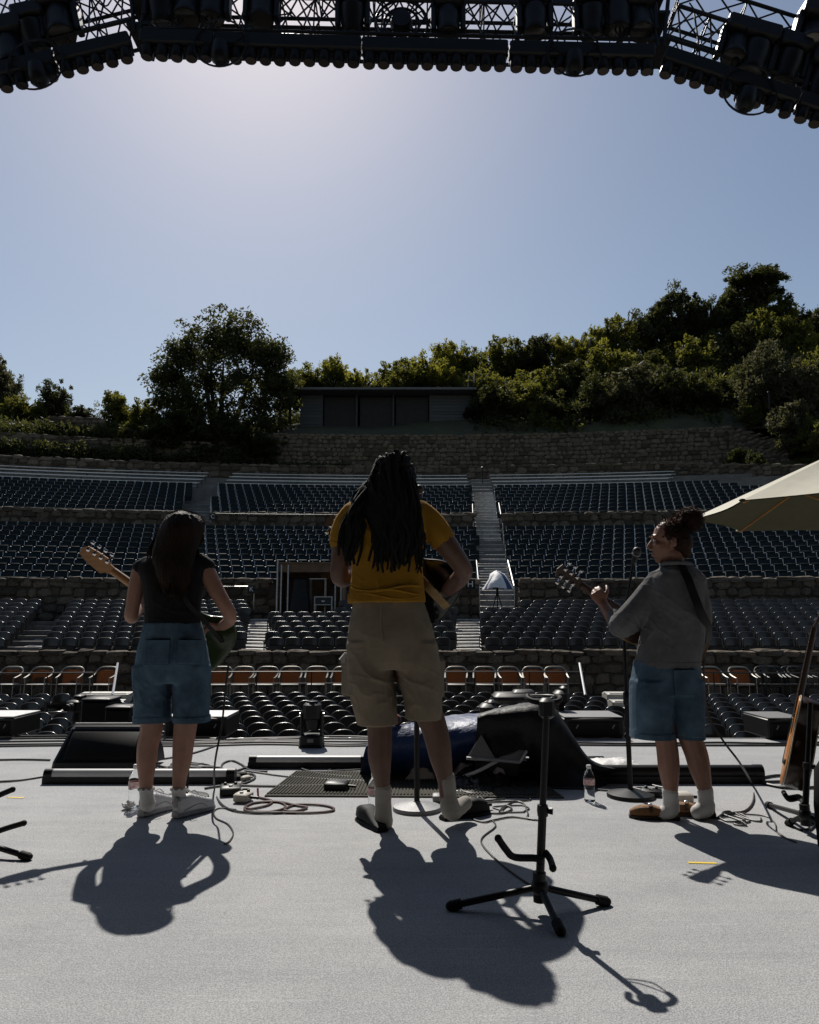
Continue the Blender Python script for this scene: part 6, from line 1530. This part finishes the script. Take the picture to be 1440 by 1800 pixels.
torso(b, [(1128, 647, 37, .155), (1160, 649, 39.5, .155), (1200, 652, 40, .15), (1240, 659, 39, .145), (1273, 664, 37.5, .142)], Y)
torso(b, [(1128, 730, 39, .155), (1160, 734, 40, .155), (1200, 739, 37.5, .15), (1235, 744, 34, .145), (1264, 745, 33, .142)], Y)
sh = cloth_part('cargo_shorts', b, KHAKI, pc_, amp=.009, sc=(4.5, 4.5, 8), seed=15, sm=4)
for cx, cy, wd, hh, yy, yaw in ((768, 1196, .15, .19, .02, 1.1), (612, 1192, .15, .19, .02, -1.15)):
    q = W(cx, cy, Y + yy); s = MB(); s.bbox(q, (wd, .03, hh), .012, rz(yaw)); o = s.build('cargo_pocket', KHAKI, sh)
    s = MB(); s.bbox(q + V((0, 0, hh * .42)), (wd * 1.04, .038, .06), .01, rz(yaw)); s.build('pocket_flap', KHAKI, o)
s = MB(); s.tube([W(x, y, Y - .186) for x, y in ((670, 1062), (669, 1100), (674, 1128))], .0035, 5, k=3); s.build('seam', KHAKI, sh)
s = MB(); s.add([W(609, 1148, Y), W(599, 1166, Y - .02), W(607, 1166, Y + .01)], [(0, 1, 2)]); s.tube([W(609, 1148, Y), W(602, 1162, Y)], [.01, .022], 8, k=1); s.build('shirt_tag', SOCK, sh)
# locks
b = MB(); b.ell(hc + V((-.006, -.015, .034)), (.090, .115, .112)); torso(b, [(835, 688, 33, .10, -.02), (862, 684, 38, .10, -.05), (890, 684, 50, .09, -.075), (920, 692, 46, .075, -.10), (950, 696, 36, .05, -.12)], Y)
hr = cloth_part('dreadlocks_base', b, LOCK, pc_, vox=.009, amp=.014, sc=(16, 16, 8), seed=4)
rr = random.Random(9)
for k in range(124):
    if k < 86:
        u = rr.random(); ex = 644 + 102 * u ** .9
        ey = rr.uniform(972, 1008) if ex > 652 else rr.uniform(935, 990)
        if rr.random() < .2: ey -= rr.uniform(15, 45)
        a = (u - .5) * 3.3; st = hc + V((sin(a) * .082 - .006, -.015 - cos(a) * .106, .045 + rr.uniform(-.07, .07)))
        dY = -.155 + .06 * abs(u - .5) * 2 - rr.uniform(0, .03)
        m1 = W(680 + (ex - 680) * .84 + rr.uniform(-4, 4), rr.uniform(885, 900), Y + dY + .01); m2 = W(ex + rr.uniform(-3, 3), rr.uniform(930, 945), Y + dY - .01); e = W(ex + rr.uniform(-3, 3), ey, Y + dY - .005)
        P = [st, st.lerp(m1, .5) + V((sin(a) * .018 - .006, -.025, .01)), m1, m2, e]
    else:
        ex = rr.uniform(596, 628); st = hc + V((-.080, rr.uniform(-.08, .05), rr.uniform(-.03, .08))); q = Y - .12 - rr.uniform(0, .05)
        P = [st, W(648 + rr.uniform(-8, 6), 852, Y - .04), W(630 + rr.uniform(-8, 10), 882, q + .04), W(ex + rr.uniform(2, 14), 922, q), W(ex, rr.uniform(945, 996), q)]
    r0 = rr.uniform(.0075, .0135); s = MB(); P = [V(q) for q in cr([tuple(q) for q in P], 2)]; ph = rr.uniform(0, 6)
    P = [p + V((.013 * sin(i * 1.7 + ph) + rr.uniform(-.008, .008), rr.uniform(-.012, .006), 0)) * min(1, i / 3) for i, p in enumerate(P)]; n_ = len(P) - 1
    s.tube(P, [r0 * (.95 + .1 * sin(i * 2.1)) * (1 - .35 * (i / n_) ** 3) for i in range(n_ + 1)], 7, k=2); s.build('dreadlock', LOCK, hr)
s = MB()
for k in range(70):       # short tight coils at the crown edge
    a = rr.uniform(-3.1, 3.1); z = rr.uniform(.02, .13); rad_ = .1 * sqrt(max(.05, 1 - (z / .15) ** 2)) + .006; p = hc + V((sin(a) * rad_, -.015 - cos(a) * rad_ * 1.15, z)); d = (p - hc).normalized(); q = d.cross(V((rr.uniform(-1, 1), rr.uniform(-1, 1), 1))).normalized()
    s.tube([p - q * .03, p + d * .014, p + q * .03 + d * .004, p + q * .055 - d * .006], [.008, .009, .008, .005], 6, k=3)
for k in range(16):
    t = k / 15; c0 = W(712 - 62 * t + 4 * sin(k * 2.1), 803 + 62 * t * t + 5 * cos(k * 1.7), Y - .02 - .05 * sin(pi * t)); d = V((cos(k * 1.3), sin(k * 2.2) * .5, sin(k * 1.3))).normalized()
    s.tube([c0 - d * .028, c0 + V((-.008, -.01, .012)), c0 + d * .028], [.011, .015, .010], 7, k=3)
s.build('crown_coils', LOCK, hr)
s = MB(); s.tube([W(x, y, Y - .12 + (683 - x) * .002) for x, y in ((654, 852), (655, 842), (662, 833), (672, 830), (682, 829.5))], .0035, 6, k=4); s.build('head_band', GALV, hr)
for px, (y0, y1), rr_, nm in ((673, (1386, 1448), 13.5, 0), (785, (1368, 1424), 14, 1)):
    rr_ *= 1.06; s = MB(); limb(s, [(px, y0, rr_), (px + (1 if nm == 0 else 3), (y0 + y1) / 2, rr_ * .97), (px + (0 if nm == 0 else 8), y1, rr_ * 1.15)] + ([(668, 1456, 13, .08)] if nm == 0 else [(805, 1420, 14, .08), (818, 1412, 12, .14)]), Y); o = s.build('sock', SOCKG, pc_); wrinkle(o, .004, (10, 10, 60), 2)
h1 = G(672, 1463); shoe('slide_sandal', pc_, h1 + V((0, 0, 0)), rad(-24), .30, (BLKR, BLKR), 'slide'); h2 = G(778, 1442); shoe('slide_sandal', pc_, h2, rad(58), .30, (BLKR, BLKR), 'slide')
o_ = W(735, 1022, Y + .34); tip = W(578, 914, Y + .36); dd = tip - o_
guitar('acoustic_guitar', 'black acoustic guitar held in front of the tall musician with a tan strap', 'guitar', o_, dd, V((.1, 1, .1)), ACO, .105, .98, BLKL, BLKL, dd.length / .98 - .17, 6, trim=DARKM, head_m=ROSE, neck_m=ROSE,
       strap=[W(700, 985, Y + .24), W(722, 1004, Y + .17), W(738, 1016, Y + .08), W(752, 1032, Y + .02), W(768, 1049, Y + .06), W(786, 1068, Y + .22)])

# ================================================================ right: singer with the bun
Y = 4.22; P3 = G(1200, 1440)
pr_ = thing('person', 'person with curly hair bun, grey sweatshirt and denim shorts looking left', 'person', (P3.x, Y, 0))
b = MB(); hc = W(1176, 951, Y); T, B = head(b, hc, rad(80), 1.02, rad(-2))
limb(b, [(1184, 975, 17), (1187, 992, 17), (1189, 1010, 22)], Y)
torso(b, [(1004, 1190, 34, .07), (1016, 1188, 44, .09), (1050, 1186, 44, .11), (1100, 1182, 44, .11), (1150, 1174, 50, .12), (1200, 1170, 48, .12)], Y, .25)
limb(b, [(1150, 1030, 15), (1118, 1070, 14), (1094, 1100, 13, .03), (1086, 1104, 12.5, .06), (1076, 1088, 11, .13), (1064, 1068, 9.3, .2), (1060, 1060, 8.6, .22)], Y)
limb(b, [(1226, 1030, 15), (1236, 1065, 14), (1238, 1092, 13, .02), (1228, 1106, 12, .12), (1200, 1112, 9.5, .26)], Y)
hand(b, W(1061, 1062, Y + .215), V((-.42, .1, .75)), V((-.2, .5, .55)), V((.75, -.55, .4)), .98, curls=(.9, .95, 1., 1.05), thumb=.75)
hand(b, W(1198, 1113, Y + .27), V((-.8, .3, -.2)), V((0, -.7, -.5)), V((0, 0, 1)), .95, curls=(.5, .5, .55, .6))
limb(b, [(1150, 1225, 26), (1160, 1260, 22), (1170, 1298, 18.5), (1174, 1325, 18.5), (1176, 1350, 18), (1178, 1374, 14.5), (1179, 1394, 12), (1178, 1420, 12)], Y)
limb(b, [(1196, 1225, 26), (1204, 1260, 23), (1214, 1298, 20), (1224, 1325, 19.5), (1230, 1350, 18), (1236, 1374, 14), (1240, 1394, 11.5), (1241, 1418, 12)], Y, 4)
body = skin('body', b, SKIN_R, pr_, .0055, 3); face_bits(T, B, body, 1.02)
b = MB()
torso(b, [(994, 1190, 24, .065), (1004, 1190, 40, .095), (1018, 1189, 50, .115), (1045, 1187, 52, .13), (1080, 1185, 54, .138), (1115, 1183, 56, .142), (1145, 1177, 56.5, .148), (1160, 1174, 57, .150), (1168, 1173, 56, .148)], Y, .2)
limb(b, [(1160, 1022, 22), (1140, 1046, 23), (1118, 1074, 24), (1098, 1096, 23, .02), (1090, 1100, 21, .07), (1084, 1090, 17, .12), (1082, 1084, 15, .14)], Y); limb(b, [(1218, 1022, 20), (1229, 1050, 19), (1233, 1085, 19), (1226, 1104, 17, .10)], Y)
sw = cloth_part('sweatshirt', b, SWEAT, pr_, amp=.011, sc=(5, 5, 8), seed=21)
s = MB(); s.tube([W(1190 + 26 * cos(t), 994 + 5 * sin(t), Y + .085 * sin(t)) for t in np.linspace(0, 2 * pi, 25)], .012, 8); s.build('collar', SWEAT, sw)
s = MB(); torso(s, [(1163, 1173, 57, .152), (1173, 1173, 56, .150)], Y, .2); s.build('hem_band', SWEAT, sw)
s = MB(); c0, c1 = W(1083, 1085, Y + .13), W(1080, 1079, Y + .15); s.tube([c0, c1], [.052, .047], 16); o = s.build('cuff', SWEAT, sw); wrinkle(o, .006, (30, 30, 30))
b = MB()
torso(b, [(1160, 1172, 56, .145), (1190, 1171, 60, .155), (1220, 1170, 61, .155)], Y, .15)
torso(b, [(1195, 1146, 35, .14), (1240, 1145, 35, .14), (1270, 1145, 34, .138), (1296, 1146, 34.5, .136)], Y - .02, .1); torso(b, [(1195, 1200, 33, .14), (1240, 1202, 30.5, .14), (1270, 1205, 27.5, .138), (1292, 1208, 24, .136)], Y + .02, .1)
sh = cloth_part('denim_shorts', b, DENIM, pr_, amp=.008, sc=(5, 5, 8), seed=25, sm=4)
s = MB(); q = W(1205, 1200, Y - .148); s.bbox(q, (.13, .014, .14), .005, rz(.25)); s.build('back_pocket', DENIM, sh)
for cx, hw, dy in ((1146, 35.2, -.02), (1208, 24.2, .03)):
    s = MB(); torso(s, [(1286, cx, hw, .139), (1296, cx, hw, .139)], Y + dy, .1); s.build('hem', DENIM, sh)
# curly hair with bun
b = MB(); b.ell(hc + V((.020, -.004, .034)), (.093, .088, .080)); b.ell(hc + V((.06, -.01, -.01)), (.070, .078, .075)); bun = W(1213, 913, Y - .01); b.ell(bun, (.062, .062, .056)); b.tube([hc + V((.05, 0, .07)), bun], [.05, .045], 12); b.ell(hc + V((.075, -.01, -.055)), (.04, .06, .045))
hr = cloth_part('hair', b, HAIR_R, pr_, vox=.007, amp=.012, sc=(30, 30, 30), seed=6)
s = MB(); rr = random.Random(4)
for k in range(620):
    ph = rr.uniform(0, 6); am = rr.uniform(.003, .010)
    if k < 300: c, r_ = bun, .058
    else: c, r_ = hc + V((.020, -.004, .034)), .086
    d = V((rr.gauss(0, 1), rr.gauss(0, 1), rr.gauss(0, 1) + .25)).normalized()
    if k >= 300 and (d.x < -.45 and d.z < .35): continue
    p = c + d * r_; t = d.cross(V((rr.gauss(0, 1), rr.gauss(0, 1), rr.gauss(0, 1)))).normalized(); u = d.cross(t); L_ = rr.uniform(.03, .08); P = []
    for i in range(8):
        a = i * .95 + ph; P.append(p + t * (i / 7 - .5) * L_ + (d * sin(a) + u * cos(a)) * am + d * (.016 if k < 300 else .007) * i / 7)
    s.tube(P, [.0019] * 6 + [.0014, .0008], 4, k=2)
s.build('curls', HAIR_R, hr)
for px, y0, y1 in ((1178.5, 1392, 1424), (1240, 1390, 1420)):
    s = MB(); limb(s, [(px, y0, 13.6), (px + .5, (y0 + y1) / 2, 13.4), (px, y1, 15.5), (px - 12, y1 + 8, 13, .0)], Y); o = s.build('sock', SOCK, pr_); wrinkle(o, .004, (10, 10, 70), 2)
h1 = G(1194, 1441) + V((0, 0, 0)); shoe('loafer', pr_, h1, rad(-78), .25, (SUEDE, SOLEB), 'loafer'); h2 = G(1258, 1437); shoe('loafer', pr_, h2, rad(-72), .25, (SUEDE, SOLEB), 'loafer')
o_ = W(1166, 1120, Y + .28); tip = W(980, 1000, Y + .22); dd = tip - o_
guitar('acoustic_guitar', 'dark brown acoustic guitar with silver tuners held by the singer with the bun', 'guitar', o_, dd, V((-.1, 1, .15)), ACO, .10, .98, MAHOG, MAHOG, dd.length / .98 - .185, 6, trim=STRAP, head_m=ROSE, neck_m=ROSE,
       strap=[W(1120, 1085, Y + .25), W(1150, 1040, Y + .16), W(1190, 992, Y - .02), W(1206, 1010, Y - .135), W(1218, 1040, Y - .158), W(1232, 1075, Y - .150), W(1246, 1105, Y - .03), W(1245, 1128, Y + .2)])

# ================================================================ guitar leaning on its stand at the right edge
Yg = 4.35; o_ = W(1410, 1308, Yg); tip = W(1468, 1030, Yg); dd = (tip - o_).normalized() * .70
root, T = guitar('acoustic_guitar', 'amber topped acoustic guitar seen edge on, standing in a stand at the right edge', 'guitar', o_, dd, V((-.88, .40, .2)), ACO, .115, 1.0, MAHOG, SPRUCE, dd.length - .05, 6, trim=IVORY, head_m=ROSE, neck_m=MAHOG)
b = G(1418, 1466); sx = 'black guitar stand holding the leaning guitar at the right edge'
guitar_stand(sx, b, [G(1352, 1420), G(1388, 1452), G(1500, 1480)], b + V((.12, .1, .62)), [[b + V((0, 0, .14)), W(1405, 1400, Yg + .06), W(1386, 1402, Yg + .06), W(1378, 1393, Yg + .06)], [b + V((0, 0, .14)), W(1405, 1404, Yg - .09), W(1388, 1406, Yg - .09), W(1380, 1397, Yg - .09)]], yoke=False)
p = G(1498, 1504); s = MB(); k = rz(.1)
s.loft([[p + V((x * f_, y_ * f_ + z * .06, z)) for x, y_ in ((-.10, -.06), (-.06, -.1), (.2, -.1), (.24, -.06), (.24, .06), (.2, .1), (-.07, .1), (-.12, .06))] for z, f_ in ((0, .92), (.03, 1.0), (.20, 1.0), (.36, .9), (.42, .6))])
o = s.build('gig_bag', BTOP); wrinkle(o, .01, (8, 8, 5)); tag(o, 'black soft instrument bag standing at the right picture edge', 'bag')
